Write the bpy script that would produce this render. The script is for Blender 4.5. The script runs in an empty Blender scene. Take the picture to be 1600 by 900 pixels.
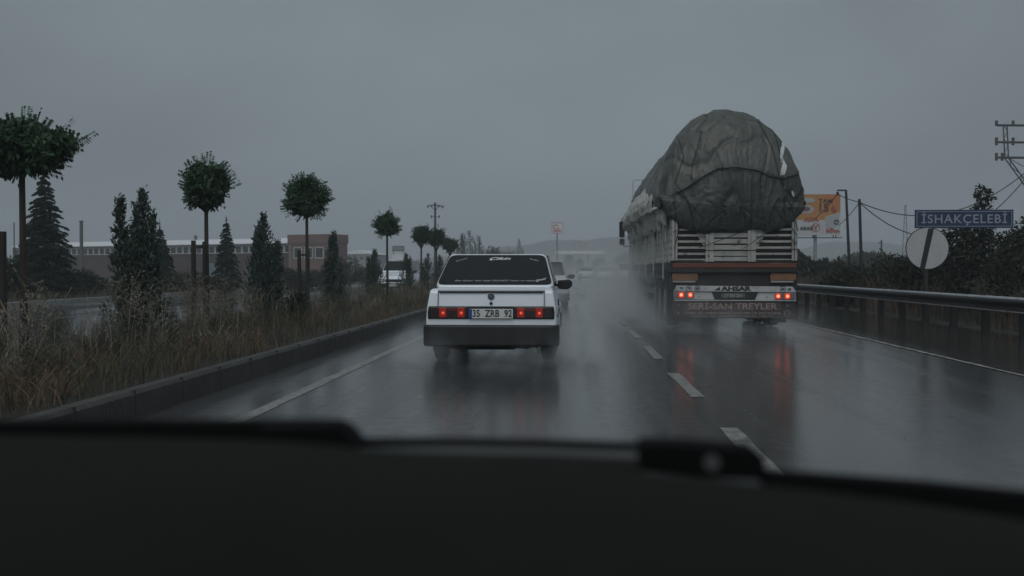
import bpy, bmesh, math, random
import numpy as np
from mathutils import Vector, Matrix, noise
from mathutils.bvhtree import BVHTree
PI = math.pi
R = math.radians
rnd = random.Random(7)
sc = bpy.context.scene
COL = sc.collection

# ------------------------------------------------------------------ camera, sky, sun, exposure
cam_d = bpy.data.cameras.new('camera')
cam = bpy.data.objects.new('camera', cam_d)
COL.objects.link(cam)
sc.camera = cam
cam_d.sensor_width = 36
cam_d.lens = 36
cam_d.clip_start = 0.02
cam_d.clip_end = 6000
cam.location = (0, 0, 1.2)
cam.rotation_euler = (R(90) - math.atan(29 / 1600 * 0.998), 0, math.atan(90 / 1600))
cam_d.dof.use_dof = True
cam_d.dof.focus_distance = 17
cam_d.dof.aperture_fstop = 2.3
bpy.context.view_layer.update()
CM = cam.matrix_world.copy()

sc.view_settings.view_transform = 'Standard'
sc.view_settings.look = 'None'
sc.view_settings.gamma = 1
sc.view_settings.exposure = -0.30
sc.cycles.use_denoising = True
sc.cycles.max_bounces = 8
sc.cycles.diffuse_bounces = 2
sc.cycles.glossy_bounces = 3
sc.cycles.transmission_bounces = 3
sc.cycles.volume_bounces = 1
sc.cycles.transparent_max_bounces = 12
sc.cycles.volume_step_rate = 1.0
sc.cycles.volume_max_steps = 96
sc.cycles.sample_clamp_indirect = 3

SUN_EL, SUN_AZ = 52, 180
world = bpy.data.worlds.new('World')
sc.world = world
world.use_nodes = True
wt = world.node_tree
wt.nodes.clear()


def N(t, typ, **kw):
    n = t.nodes.new(typ)
    for k, v in kw.items():
        if k.startswith('i_'):
            key = k[2:]
            n.inputs[int(key) if key.isdigit() else key.replace('_', ' ')].default_value = v
        else:
            setattr(n, k, v)
    return n


def L(t, a, b):
    t.links.new(a, b)


wo = N(wt, 'ShaderNodeOutputWorld')
bg = N(wt, 'ShaderNodeBackground')
bg.inputs['Strength'].default_value = 0.1
sky = N(wt, 'ShaderNodeTexSky', sky_type='NISHITA', sun_disc=False)
sky.sun_elevation = R(SUN_EL)
sky.sun_rotation = R(SUN_AZ)
sky.dust_density = 4
hs = N(wt, 'ShaderNodeHueSaturation')
hs.inputs['Saturation'].default_value = 0.3
L(wt, sky.outputs[0], hs.inputs['Color'])
# overcast layer: even grey cloud, a little brighter overhead and behind the viewer, broad soft cloud banks
tc = N(wt, 'ShaderNodeTexCoord')
sep = N(wt, 'ShaderNodeSeparateXYZ')
L(wt, tc.outputs['Generated'], sep.inputs[0])


def M2(op, a, b, t=wt, clamp=False):
    m = N(t, 'ShaderNodeMath', operation=op, use_clamp=clamp)
    for i, q in enumerate((a, b)):
        if isinstance(q, (int, float)):
            m.inputs[i].default_value = q
        elif q is not None:
            L(t, q, m.inputs[i])
    return m.outputs[0]


back = M2('MULTIPLY', sep.outputs['Y'], -0.75)
back = M2('MAXIMUM', M2('ADD', back, 0.35), 0.0)
up = M2('MULTIPLY', M2('MAXIMUM', sep.outputs['Z'], 0.0), 0.25)
n1 = N(wt, 'ShaderNodeTexNoise', noise_dimensions='3D')
n1.inputs['Scale'].default_value = 2.6
n1.inputs['Detail'].default_value = 5
n1.inputs['Roughness'].default_value = 0.5
mp = N(wt, 'ShaderNodeMapping')
mp.inputs['Location'].default_value = (3.1, 1.7, 0.4)
mp.inputs['Scale'].default_value = (1, 1, 1.9)
L(wt, tc.outputs['Generated'], mp.inputs[0])
L(wt, mp.outputs[0], n1.inputs['Vector'])
cl = M2('MULTIPLY', M2('SUBTRACT', n1.outputs['Fac'], 0.5), 0.85)
n2 = N(wt, 'ShaderNodeTexNoise', noise_dimensions='3D')
n2.inputs['Scale'].default_value = 5.5
n2.inputs['Detail'].default_value = 6
n2.inputs['Roughness'].default_value = 0.55
mp2 = N(wt, 'ShaderNodeMapping')
mp2.inputs['Location'].default_value = (0.7, 5.2, 2.4)
L(wt, tc.outputs['Generated'], mp2.inputs[0])
L(wt, mp2.outputs[0], n2.inputs['Vector'])
# heavier rain cloud to the +X side, a lighter one to the -X side
rainR = M2('MULTIPLY', M2('MAXIMUM', M2('SUBTRACT', sep.outputs['X'], 0.10), 0.0), M2('ADD', M2('MULTIPLY', n2.outputs['Fac'], 3.2), -0.35))
rainL = M2('MULTIPLY', M2('MAXIMUM', M2('SUBTRACT', M2('MULTIPLY', sep.outputs['X'], -1.0), 0.22), 0.0), 0.9)
rain = M2('MINIMUM', M2('ADD', M2('MULTIPLY', rainR, 0.85), rainL), 0.42)
tot = M2('SUBTRACT', M2('ADD', M2('ADD', 1.04, back), M2('ADD', up, cl)), rain)
cc = N(wt, 'ShaderNodeMixRGB', blend_type='MULTIPLY')
cc.inputs[0].default_value = 1
cc.inputs[1].default_value = (2.27, 2.72, 3.02, 1)
L(wt, tot, cc.inputs[2])
mx = N(wt, 'ShaderNodeMixRGB')
mx.inputs[0].default_value = 0.9
L(wt, hs.outputs[0], mx.inputs[1])
L(wt, cc.outputs[0], mx.inputs[2])
L(wt, mx.outputs[0], bg.inputs['Color'])
L(wt, bg.outputs[0], wo.inputs['Surface'])

sun_d = bpy.data.lights.new('sun', 'SUN')
sun_d.energy = 0.85
sun_d.angle = R(40)
sun_d.color = (1.0, 0.97, 0.93)
sun = bpy.data.objects.new('sun', sun_d)
COL.objects.link(sun)
sun.rotation_euler = (R(90 - SUN_EL), 0, R(-12))


def at(px, py, Y):
    """a pixel of the 1600x900 photograph -> the world point on it at distance Y down the road"""
    d = CM.to_3x3() @ Vector(((px - 800) / 1600, (450 - py) / 1600, -1))
    return CM.translation + d * (Y / d.y)


# ------------------------------------------------------------------ materials
MATS = {}


def pmat(name, col, rough=0.6, metal=0.0, var=0.0, vscale=4.0, bump=0.0, bscale=30.0, coat=0.0, emis=None, es=0.0,
         dirt=None, dscale=1.5, dthr=0.5, damt=0.8, stretch=(1, 1, 1), spec=0.5, island=0.0, col2=None, transl=0.0):
    m = bpy.data.materials.new(name)
    m.use_nodes = True
    t = m.node_tree
    b = t.nodes['Principled BSDF']
    b.inputs['Roughness'].default_value = rough
    b.inputs['Metallic'].default_value = metal
    b.inputs['Coat Weight'].default_value = coat
    b.inputs['Coat Roughness'].default_value = 0.08
    b.inputs['Specular IOR Level'].default_value = spec
    c4 = (*col, 1)
    b.inputs['Base Color'].default_value = c4
    tcn = N(t, 'ShaderNodeTexCoord')
    mpn = N(t, 'ShaderNodeMapping')
    mpn.inputs['Scale'].default_value = stretch
    L(t, tcn.outputs['Object'], mpn.inputs[0])
    src = None
    if col2 is not None:
        g = N(t, 'ShaderNodeNewGeometry')
        mxn = N(t, 'ShaderNodeMixRGB')
        mxn.inputs[1].default_value = c4
        mxn.inputs[2].default_value = (*col2, 1)
        L(t, g.outputs['Random Per Island'], mxn.inputs[0])
        src = mxn.outputs[0]
    if var > 0:
        nz = N(t, 'ShaderNodeTexNoise')
        nz.inputs['Scale'].default_value = vscale
        nz.inputs['Detail'].default_value = 6
        L(t, mpn.outputs[0], nz.inputs['Vector'])
        rr = N(t, 'ShaderNodeMapRange')
        rr.inputs['To Min'].default_value = 1 - var
        rr.inputs['To Max'].default_value = 1 + var
        rr.inputs['From Min'].default_value = 0.3
        rr.inputs['From Max'].default_value = 0.7
        L(t, nz.outputs['Fac'], rr.inputs['Value'])
        ml = N(t, 'ShaderNodeMixRGB', blend_type='MULTIPLY')
        ml.inputs[0].default_value = 1
        ml.inputs[1].default_value = c4
        if src:
            L(t, src, ml.inputs[1])
        L(t, rr.outputs[0], ml.inputs[2])
        src = ml.outputs[0]
    if island > 0:
        g = N(t, 'ShaderNodeNewGeometry')
        rr = N(t, 'ShaderNodeMapRange')
        rr.inputs['To Min'].default_value = 1 - island
        rr.inputs['To Max'].default_value = 1 + island
        L(t, g.outputs['Random Per Island'], rr.inputs['Value'])
        ml = N(t, 'ShaderNodeMixRGB', blend_type='MULTIPLY')
        ml.inputs[0].default_value = 1
        ml.inputs[1].default_value = c4
        if src:
            L(t, src, ml.inputs[1])
        L(t, rr.outputs[0], ml.inputs[2])
        src = ml.outputs[0]
    if dirt is not None:
        nz = N(t, 'ShaderNodeTexNoise')
        nz.inputs['Scale'].default_value = dscale
        nz.inputs['Detail'].default_value = 8
        nz.inputs['Roughness'].default_value = 0.65
        L(t, mpn.outputs[0], nz.inputs['Vector'])
        rr = N(t, 'ShaderNodeMapRange')
        rr.inputs['From Min'].default_value = dthr
        rr.inputs['From Max'].default_value = dthr + 0.12
        rr.inputs['To Max'].default_value = damt
        L(t, nz.outputs['Fac'], rr.inputs['Value'])
        md = N(t, 'ShaderNodeMixRGB')
        md.inputs[1].default_value = c4
        if src:
            L(t, src, md.inputs[1])
        md.inputs[2].default_value = (*dirt, 1)
        L(t, rr.outputs[0], md.inputs[0])
        src = md.outputs[0]
    if src:
        L(t, src, b.inputs['Base Color'])
    if bump > 0:
        nz = N(t, 'ShaderNodeTexNoise')
        nz.inputs['Scale'].default_value = bscale
        nz.inputs['Detail'].default_value = 4
        L(t, mpn.outputs[0], nz.inputs['Vector'])
        bp = N(t, 'ShaderNodeBump')
        bp.inputs['Strength'].default_value = bump
        bp.inputs['Distance'].default_value = 0.02
        L(t, nz.outputs['Fac'], bp.inputs['Height'])
        L(t, bp.outputs[0], b.inputs['Normal'])
    if emis:
        b.inputs['Emission Color'].default_value = (*emis, 1)
        b.inputs['Emission Strength'].default_value = es
    if transl > 0:
        tr = N(t, 'ShaderNodeBsdfTranslucent')
        if src:
            L(t, src, tr.inputs[0])
        else:
            tr.inputs[0].default_value = c4
        ms = N(t, 'ShaderNodeMixShader')
        ms.inputs[0].default_value = transl
        L(t, b.outputs[0], ms.inputs[1])
        L(t, tr.outputs[0], ms.inputs[2])
        L(t, ms.outputs[0], t.nodes['Material Output'].inputs['Surface'])
    MATS[name] = m
    return m


def asphalt(name, base, rlo, rhi, lo=0.42, hi=0.60, puddle=(0.5, 0.06), specv=0.5, bumpv=0.25, seams=()):
    m = bpy.data.materials.new(name)
    m.use_nodes = True
    t = m.node_tree
    b = t.nodes['Principled BSDF']
    tcn = N(t, 'ShaderNodeTexCoord')

    def nz(scale, st, det=6, loc=(0, 0, 0)):
        mpn = N(t, 'ShaderNodeMapping')
        mpn.inputs['Scale'].default_value = st
        mpn.inputs['Location'].default_value = loc
        L(t, tcn.outputs['Object'], mpn.inputs[0])
        n = N(t, 'ShaderNodeTexNoise')
        n.inputs['Scale'].default_value = scale
        n.inputs['Detail'].default_value = det
        L(t, mpn.outputs[0], n.inputs['Vector'])
        return n.outputs['Fac']
    patch = nz(1.0, (puddle[0], puddle[1], 1))
    fine = nz(9.0, (1, 1, 1), 8)
    streak = nz(1.0, (3.2, .05, 1), 5, (4, 2, 0))
    mixf = M2('ADD', M2('MULTIPLY', patch, 0.40, t), M2('ADD', M2('MULTIPLY', fine, 0.25, t), M2('MULTIPLY', streak, 0.35, t), t), t)
    rr = N(t, 'ShaderNodeMapRange', interpolation_type='SMOOTHSTEP')
    rr.inputs['From Min'].default_value = lo
    rr.inputs['From Max'].default_value = hi
    rr.inputs['To Min'].default_value = rlo
    rr.inputs['To Max'].default_value = rhi
    L(t, mixf, rr.inputs['Value'])
    agg = nz(42, (1, 1, 1), 5)
    # the seams between the paved strips are rougher and hold no water film
    rough = rr.outputs[0]
    seam = None
    if seams:
        sx = N(t, 'ShaderNodeSeparateXYZ')
        L(t, tcn.outputs['Object'], sx.inputs[0])
        wob = M2('MULTIPLY', M2('SUBTRACT', nz(1.0, (1, .5, 1), 4, (7, 3, 0)), 0.5, t), 0.35, t)
        for (xc, wd, amt) in seams:
            d = M2('ABSOLUTE', M2('SUBTRACT', M2('ADD', sx.outputs['X'], wob, t), xc, t), 0, t)
            q = M2('SUBTRACT', 1.0, M2('DIVIDE', d, wd, t), t, True)
            q = M2('MULTIPLY', q, amt, t)
            seam = q if seam is None else M2('ADD', seam, q, t)
        brk = N(t, 'ShaderNodeMapRange')
        brk.inputs['From Min'].default_value = 0.30
        brk.inputs['From Max'].default_value = 0.75
        L(t, nz(38, (1, .6, 1), 8, (2, 9, 0)), brk.inputs['Value'])
        seam = M2('MULTIPLY', seam, brk.outputs[0], t)
        rough = M2('ADD', rough, M2('MULTIPLY', seam, 0.5, t), t)
    L(t, rough, b.inputs['Roughness'])
    cr = N(t, 'ShaderNodeMapRange')
    cr.inputs['From Min'].default_value = 0.38
    cr.inputs['From Max'].default_value = 0.66
    cr.inputs['To Min'].default_value = 0.4
    cr.inputs['To Max'].default_value = 3.6
    L(t, M2('ADD', M2('MULTIPLY', agg, 0.6), M2('MULTIPLY', patch, 0.4), t), cr.inputs['Value'])
    ml = N(t, 'ShaderNodeMixRGB', blend_type='MULTIPLY')
    ml.inputs[0].default_value = 1
    ml.inputs[1].default_value = (*base, 1)
    L(t, cr.outputs[0], ml.inputs[2])
    if seam is not None:
        msm = N(t, 'ShaderNodeMixRGB')
        L(t, seam, msm.inputs[0])
        L(t, ml.outputs[0], msm.inputs[1])
        msm.inputs[2].default_value = (0.085, 0.083, 0.078, 1)
        L(t, msm.outputs[0], b.inputs['Base Color'])
    else:
        L(t, ml.outputs[0], b.inputs['Base Color'])
    b.inputs['IOR'].default_value = 1.4
    b.inputs['Specular IOR Level'].default_value = specv
    bp = N(t, 'ShaderNodeBump')
    bp.inputs['Strength'].default_value = bumpv
    bp.inputs['Distance'].default_value = 0.006
    hsum = M2('ADD', M2('MULTIPLY', agg, 0.55, t), M2('MULTIPLY', nz(6, (1, 1, 1), 3), 0.22), t)
    L(t, hsum, bp.inputs['Height'])
    L(t, bp.outputs[0], b.inputs['Normal'])
    return m


def volmat(name, col, dens, het=None):
    m = bpy.data.materials.new(name)
    m.use_nodes = True
    t = m.node_tree
    t.nodes.clear()
    o = N(t, 'ShaderNodeOutputMaterial')
    v = N(t, 'ShaderNodeVolumePrincipled')
    v.inputs['Color'].default_value = (*col, 1)
    v.inputs['Density'].default_value = dens
    L(t, v.outputs[0], o.inputs['Volume'])
    if het:
        het(t, v)
    return m


m_asph = asphalt('wet_asphalt', (0.018, 0.0185, 0.019), 0.035, 0.24, bumpv=0.42, seams=((2.42, .2, .5), (4.05, .12, .38), (1.5, .22, .4), (-2.95, .2, .25), (0.1, .3, .1)))
m_shoulder = asphalt('wet_shoulder', (0.015, 0.015, 0.0145), 0.03, 0.14, lo=0.5, hi=0.7)
m_far_road = asphalt('wet_asphalt_far_carriageway', (0.02, 0.021, 0.022), 0.06, 0.22)
m_seam = pmat('rough_asphalt', (0.05, 0.05, 0.05), 0.55, var=0.4, vscale=8, bump=0.6, bscale=60)
m_soil = pmat('soil', (0.022, 0.018, 0.014), 0.9, var=0.4, vscale=1.2, bump=0.5, bscale=8)
m_field = pmat('field', (0.03, 0.032, 0.022), 0.95, var=0.4, vscale=0.08)
m_kerb = pmat('kerb_concrete', (0.048, 0.044, 0.038), 0.55, var=0.3, vscale=3, bump=0.5, bscale=25, dirt=(0.03, 0.028, 0.025), dscale=2.2, dthr=0.5, damt=0.7)
m_joint = pmat('kerb_joint', (0.02, 0.02, 0.02), 0.8)
m_paint = pmat('road_paint', (0.24, 0.24, 0.23), 0.45, var=0.3, vscale=14, dirt=(0.03, 0.03, 0.03), dscale=11, dthr=0.50, damt=0.8, bump=0.3, bscale=60)
m_paint2 = pmat('road_paint_worn', (0.30, 0.29, 0.25), 0.5, var=0.3, vscale=8, dirt=(0.022, 0.022, 0.022), dscale=9, dthr=0.47, damt=0.95, bump=0.5, bscale=40)
m_galv = pmat('galvanised_steel', (0.36, 0.38, 0.40), 0.5, metal=0.2, var=0.2, vscale=3, dirt=(0.06, 0.055, 0.05), dscale=4, dthr=0.55, damt=0.7)
m_galvd = pmat('weathered_steel_post', (0.022, 0.021, 0.019), 0.6, metal=0.3, var=0.3, vscale=6)
m_railface = pmat('shaded_rail_face', (0.035, 0.035, 0.033), 0.5, metal=0.2, var=0.3, vscale=2, dirt=(0.08, 0.08, 0.078), dscale=3, dthr=0.6, damt=0.5, stretch=(1, .2, 1))  # shade of the rail face put into the base colour, paler dirt streaks over it
m_dark = pmat('black_plastic', (0.012, 0.012, 0.012), 0.45, spec=0.4)
m_black = pmat('rubber', (0.01, 0.01, 0.01), 0.7, spec=0.2)
m_glass = pmat('tinted_glass', (0.006, 0.007, 0.007), 0.12, spec=0.35)
m_white = pmat('white_car_paint', (0.78, 0.82, 0.86), 0.25, coat=0.4, var=0.04, vscale=2, dirt=(0.40, 0.41, 0.41), dscale=3.5, dthr=0.6, damt=0.3)
m_silver = pmat('silver_car_paint', (0.52, 0.54, 0.55), 0.3, metal=0.2, coat=0.3)
m_bumper = pmat('bumper_plastic', (0.012, 0.012, 0.012), 0.5, var=0.3, vscale=6, dirt=(0.03, 0.03, 0.028), dscale=3, dthr=0.55, damt=0.5)
m_lampdark = pmat('smoked_lamp_lens', (0.022, 0.01, 0.01), 0.16, spec=0.5)
m_lampred = pmat('dark_red_lens', (0.10, 0.008, 0.006), 0.2)
m_plate = pmat('plate_white', (0.62, 0.62, 0.60), 0.4, var=0.08, vscale=20)
m_plateblue = pmat('plate_blue', (0.02, 0.05, 0.25), 0.4)
m_ink = pmat('ink_black', (0.012, 0.012, 0.014), 0.5)
m_decal = pmat('window_sticker_white', (0.9, 0.92, 0.92), 0.5)
m_decal_dim = pmat('window_sticker_faded', (0.42, 0.43, 0.42), 0.6)
m_rim = pmat('steel_rim', (0.2, 0.2, 0.2), 0.45, metal=0.6)
m_chrome = pmat('dull_metal', (0.3, 0.3, 0.3), 0.35, metal=0.8)
m_lit = pmat('lit_brake_lens', (0.20, 0.01, 0.005), 0.3, emis=(1.0, 0.045, 0.015), es=0.11)
m_bulb = pmat('lit_bulb', (0.8, 0.1, 0.05), 0.3, emis=(1.0, 0.09, 0.035), es=0.9)
m_tlit = pmat('truck_lit_lens', (0.35, 0.01, 0.005), 0.3, emis=(1.0, 0.06, 0.025), es=0.6)
m_tbulb = pmat('truck_lit_bulb', (0.8, 0.1, 0.05), 0.3, emis=(1.0, 0.20, 0.09), es=3.2)
m_leaf = pmat('leaf_green', (0.042, 0.092, 0.044), 0.5, island=0.55, transl=0.25, spec=0.3)
m_leaf2 = pmat('juniper_needles', (0.05, 0.075, 0.06), 0.7, island=0.5, spec=0.2)
m_leaf3 = pmat('cedar_needles', (0.024, 0.040, 0.031), 0.7, island=0.5, spec=0.2)
m_bushleaf = pmat('bush_leaf', (0.016, 0.024, 0.014), 0.7, island=0.6, col2=(0.032, 0.034, 0.020), spec=0.2)
m_bark = pmat('bark', (0.035, 0.028, 0.022), 0.85, var=0.4, vscale=12, bump=0.7, bscale=40, stretch=(1, 1, 0.2))
m_stake = pmat('stake_wood', (0.028, 0.022, 0.018), 0.8, var=0.3, vscale=8, stretch=(1, 1, 0.15))
m_grass = pmat('dry_grass', (0.15, 0.125, 0.085), 0.8, island=0.85, col2=(0.05, 0.058, 0.032), spec=0.2)
m_grassred = pmat('red_grass', (0.16, 0.108, 0.076), 0.8, island=0.45, spec=0.2)
m_vergegrass = pmat('verge_grass', (0.05, 0.038, 0.028), 0.85, island=0.6, col2=(0.024, 0.024, 0.017), spec=0.15)
m_straw = pmat('straw', (0.20, 0.175, 0.135), 0.8, island=0.35, spec=0.2)
m_weed = pmat('weed_leaf', (0.09, 0.10, 0.078), 0.8, island=0.7, col2=(0.085, 0.08, 0.058), spec=0.2)
m_brick = pmat('brick', (0.06, 0.036, 0.031), 0.85, var=0.2, vscale=0.6)
m_brick2 = pmat('pink_render', (0.17, 0.105, 0.09), 0.85, var=0.1, vscale=0.4)
m_roof = pmat('sheet_roof', (0.75, 0.77, 0.79), 0.5, var=0.08, vscale=0.5)
m_conc = pmat('concrete', (0.28, 0.28, 0.27), 0.8, var=0.15, vscale=0.7)
m_winframe = pmat('white_window_frame', (0.55, 0.55, 0.55), 0.6)
m_winglass = pmat('window_glass', (0.03, 0.035, 0.035), 0.15)
m_pole = pmat('dark_pole', (0.022, 0.022, 0.022), 0.7)
m_polegrey = pmat('grey_pole', (0.09, 0.095, 0.10), 0.6, var=0.1)
m_wire = pmat('cable', (0.02, 0.02, 0.02), 0.6)


# ------------------------------------------------------------------ helpers
def tag(o, label=None, cat=None, group=None, kind=None):
    if label:
        o['label'] = label
    if cat:
        o['category'] = cat
    if group:
        o['group'] = group
    if kind:
        o['kind'] = kind
    return o


def thing(name, label, cat, loc=(0, 0, 0), rotz=0.0, group=None):
    o = bpy.data.objects.new(name, None)
    COL.objects.link(o)
    o.location = loc
    o.rotation_euler = (0, 0, rotz)
    o.empty_display_size = 0.2
    return tag(o, label, cat, group)


class MB:
    def __init__(s):
        s.v, s.f, s.m = [], [], []

    def add(s, vs, fs, mi=0):
        k = len(s.v)
        s.v += [tuple(q) for q in vs]
        s.f += [tuple(i + k for i in f) for f in fs]
        s.m += [mi] * len(fs)
        return s

    def box(s, x0, x1, y0, y1, z0, z1, mi=0):
        return s.add([(x0, y0, z0), (x1, y0, z0), (x1, y1, z0), (x0, y1, z0), (x0, y0, z1), (x1, y0, z1), (x1, y1, z1), (x0, y1, z1)],
                     [(0, 3, 2, 1), (4, 5, 6, 7), (0, 1, 5, 4), (1, 2, 6, 5), (2, 3, 7, 6), (3, 0, 4, 7)], mi)

    def hexa(s, p, mi=0):  # 8 points ordered as in box
        return s.add(p, [(0, 3, 2, 1), (4, 5, 6, 7), (0, 1, 5, 4), (1, 2, 6, 5), (2, 3, 7, 6), (3, 0, 4, 7)], mi)

    def prism(s, poly, axis, a0, a1, mi=0):
        """poly: 2D points; axis 'x': poly is (y,z); 'y': (x,z); 'z': (x,y)"""
        def P(u, v, a):
            return {'x': (a, u, v), 'y': (u, a, v), 'z': (u, v, a)}[axis]
        n = len(poly)
        vs = [P(u, v, a0) for u, v in poly] + [P(u, v, a1) for u, v in poly]
        fs = [tuple(range(n)), tuple(range(2 * n - 1, n - 1, -1))]
        fs += [(i, i + n, (i + 1) % n + n, (i + 1) % n) for i in range(n)]
        return s.add(vs, fs, mi)

    def tube(s, pts, r, n=8, mi=0, cap=True):
        pts = [Vector(p) for p in pts]
        rs = r if isinstance(r, (list, tuple)) else [r] * len(pts)
        vs, fs = [], []
        for i, p in enumerate(pts):
            d = (pts[min(i + 1, len(pts) - 1)] - pts[max(i - 1, 0)])
            if d.length < 1e-9:
                d = Vector((0, 0, 1))
            d.normalize()
            a = d.orthogonal() if i == 0 else (a - d * a.dot(d))
            a.normalize()
            b = d.cross(a)
            for k in range(n):
                t = 2 * PI * k / n
                vs.append(p + (a * math.cos(t) + b * math.sin(t)) * rs[i])
        for i in range(len(pts) - 1):
            for k in range(n):
                k2 = (k + 1) % n
                fs.append((i * n + k, i * n + k2, (i + 1) * n + k2, (i + 1) * n + k))
        if cap:
            fs.append(tuple(range(n - 1, -1, -1)))
            fs.append(tuple(range((len(pts) - 1) * n, len(pts) * n)))
        return s.add(vs, fs, mi)

    def build(s, name, mats, parent=None, smooth=False, bevel=0.0, seg=2, loc=None):
        me = bpy.data.meshes.new(name)
        me.from_pydata(s.v, [], s.f)
        mats = mats if isinstance(mats, (list, tuple)) else [mats]
        for m in mats:
            me.materials.append(m)
        if len(mats) > 1:
            me.polygons.foreach_set('material_index', s.m)
        bm = bmesh.new()
        bm.from_mesh(me)
        bmesh.ops.recalc_face_normals(bm, faces=bm.faces)
        bm.to_mesh(me)
        bm.free()
        if smooth:
            me.polygons.foreach_set('use_smooth', [True] * len(me.polygons))
        me.update()
        o = bpy.data.objects.new(name, me)
        COL.objects.link(o)
        if parent:
            o.parent = parent
        if loc is not None:
            o.location = loc
        if bevel > 0:
            b = o.modifiers.new('edge', 'BEVEL')
            b.width = bevel
            b.segments = seg
            b.limit_method = 'ANGLE'
            b.angle_limit = R(35)
            b.harden_normals = False
            if smooth:
                pass
        return o


def np_mesh(name, V, F, mat, parent=None, loc=None, smooth=False):
    """V (n,3), F (m,k) -> object, fast"""
    V = np.asarray(V, dtype=np.float32)
    F = np.asarray(F, dtype=np.int32)
    me = bpy.data.meshes.new(name)
    k = F.shape[1]
    me.vertices.add(len(V))
    me.vertices.foreach_set('co', V.ravel())
    me.loops.add(F.size)
    me.loops.foreach_set('vertex_index', F.ravel())
    me.polygons.add(len(F))
    me.polygons.foreach_set('loop_start', np.arange(0, F.size, k, dtype=np.int32))
    me.update(calc_edges=True)
    me.materials.append(mat)
    if smooth:
        me.polygons.foreach_set('use_smooth', [True] * len(F))
    o = bpy.data.objects.new(name, me)
    COL.objects.link(o)
    if parent:
        o.parent = parent
    if loc is not None:
        o.location = loc
    return o


def leaves(C, D, ln, wd, rng, droop=0.0):
    """rhombus leaves: centre C, direction D (unit), lengths, widths -> V, F"""
    n = len(C)
    rv = rng.normal(size=(n, 3))
    D = D / (np.linalg.norm(D, axis=1, keepdims=True) + 1e-9)
    S = np.cross(D, rv)
    S /= (np.linalg.norm(S, axis=1, keepdims=True) + 1e-9)
    ln = np.broadcast_to(ln, (n,))[:, None]
    wd = np.broadcast_to(wd, (n,))[:, None]
    V = np.stack([C - D * ln * .5, C + S * wd * .5, C + D * ln * .5 + np.array([0, 0, -1]) * droop * ln, C - S * wd * .5], axis=1).reshape(-1, 3)
    F = np.arange(4 * n).reshape(-1, 4)
    return V, F


def copy_tree(o, parent=None):
    c = o.copy()
    COL.objects.link(c)
    c.parent = parent
    for ch in list(o.children):
        copy_tree(ch, c)
    return c


def text(name, body, size, mat, parent, loc, rot=(PI / 2, 0, 0), shear=0.0, xs=1.0, depth=0.0015, bold=0.0, roll=0.0, space=1.0):
    cu = bpy.data.curves.new(name, 'FONT')
    cu.body = body
    cu.size = size
    cu.align_x = 'CENTER'
    cu.align_y = 'CENTER'
    cu.extrude = depth
    cu.shear = shear
    cu.offset = bold
    cu.space_character = space
    cu.resolution_u = 3
    tmp = bpy.data.objects.new('tmp', cu)
    COL.objects.link(tmp)
    dg = bpy.context.evaluated_depsgraph_get()
    me = bpy.data.meshes.new_from_object(tmp.evaluated_get(dg))
    bpy.data.objects.remove(tmp)
    mat4 = Matrix.Rotation(rot[2], 4, 'Z') @ Matrix.Rotation(rot[0], 4, 'X') @ Matrix.Rotation(roll, 4, 'Z') @ Matrix.Diagonal((xs, 1, 1, 1))
    me.transform(mat4)
    me.materials.clear()
    me.materials.append(mat)
    me.name = name
    o = bpy.data.objects.new(name, me)
    COL.objects.link(o)
    o.parent = parent
    o.location = loc
    return o


def disc(r, n=24, cx=0.0, cy=0.0):
    return [(cx + r * math.cos(2 * PI * k / n), cy + r * math.sin(2 * PI * k / n)) for k in range(n)]


def struct(o):
    return tag(o, kind='structure')


# ------------------------------------------------------------------ ground, roads
def sheet(name, x0, x1, y0, y1, z, mat, nx=1, ny=1):
    m = MB()
    m.add([(x0, y0, z), (x1, y0, z), (x1, y1, z), (x0, y1, z)], [(0, 1, 2, 3)])
    return m.build(name, mat)


KX = -3.47       # kerb face
g = sheet('ground', -1300, 1300, -40, 1250, -0.02, m_field)
struct(g)
road = sheet('road', KX - 0.3, 7.9, -20, 1000, 0.0, m_asph)
struct(road)
sh = sheet('shoulder', 5.18, 8.25, -20, 1000, 0.004, m_shoulder)
struct(sh)
far_road = sheet('far_carriageway', -17.4, -7.8, -20, 1000, 0.0, m_far_road)
struct(far_road)
# strips of soil
m = MB()
m.prism([(-7.9, -0.03), (-7.7, 0.03), (-6.8, 0.16), (-5.2, 0.2), (-3.62, 0.19), (-3.62, -0.03)], 'y', -20, 900)
struct(m.build('median_soil', m_soil))
m = MB()
m.prism([(8.1, -0.03), (8.2, 0.02), (8.9, 0.05), (10.5, 0.15), (16, 0.2), (40, 0.1), (60, -0.03)], 'y', -20, 600)
struct(m.build('verge', m_soil))
m = MB()
m.prism([(-60, -0.03), (-40, 0.05), (-22, 0.15), (-17.8, 0.1), (-17.4, -0.03)], 'y', -20, 600)
struct(m.build('far_verge', m_soil))
# kerb
m = MB()
m.prism([(KX, -0.05), (KX, 0.2), (KX - 0.025, 0.232), (KX - 0.13, 0.232), (KX - 0.15, 0.21), (KX - 0.15, -0.05)], 'y', -20, 900)
for k in range(0, 60):
    y = 1.0 + k * 1.0
    m.box(KX - 0.149, KX + 0.002, y, y + 0.006, 0.0, 0.2335, 1)
kerb = m.build('kerb', [m_kerb, m_joint])
struct(kerb)
m = MB()
m.box(-17.62, -17.4, -20, 700, -0.03, 0.17)
o = m.build('kerb', m_conc)
struct(o)
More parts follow.
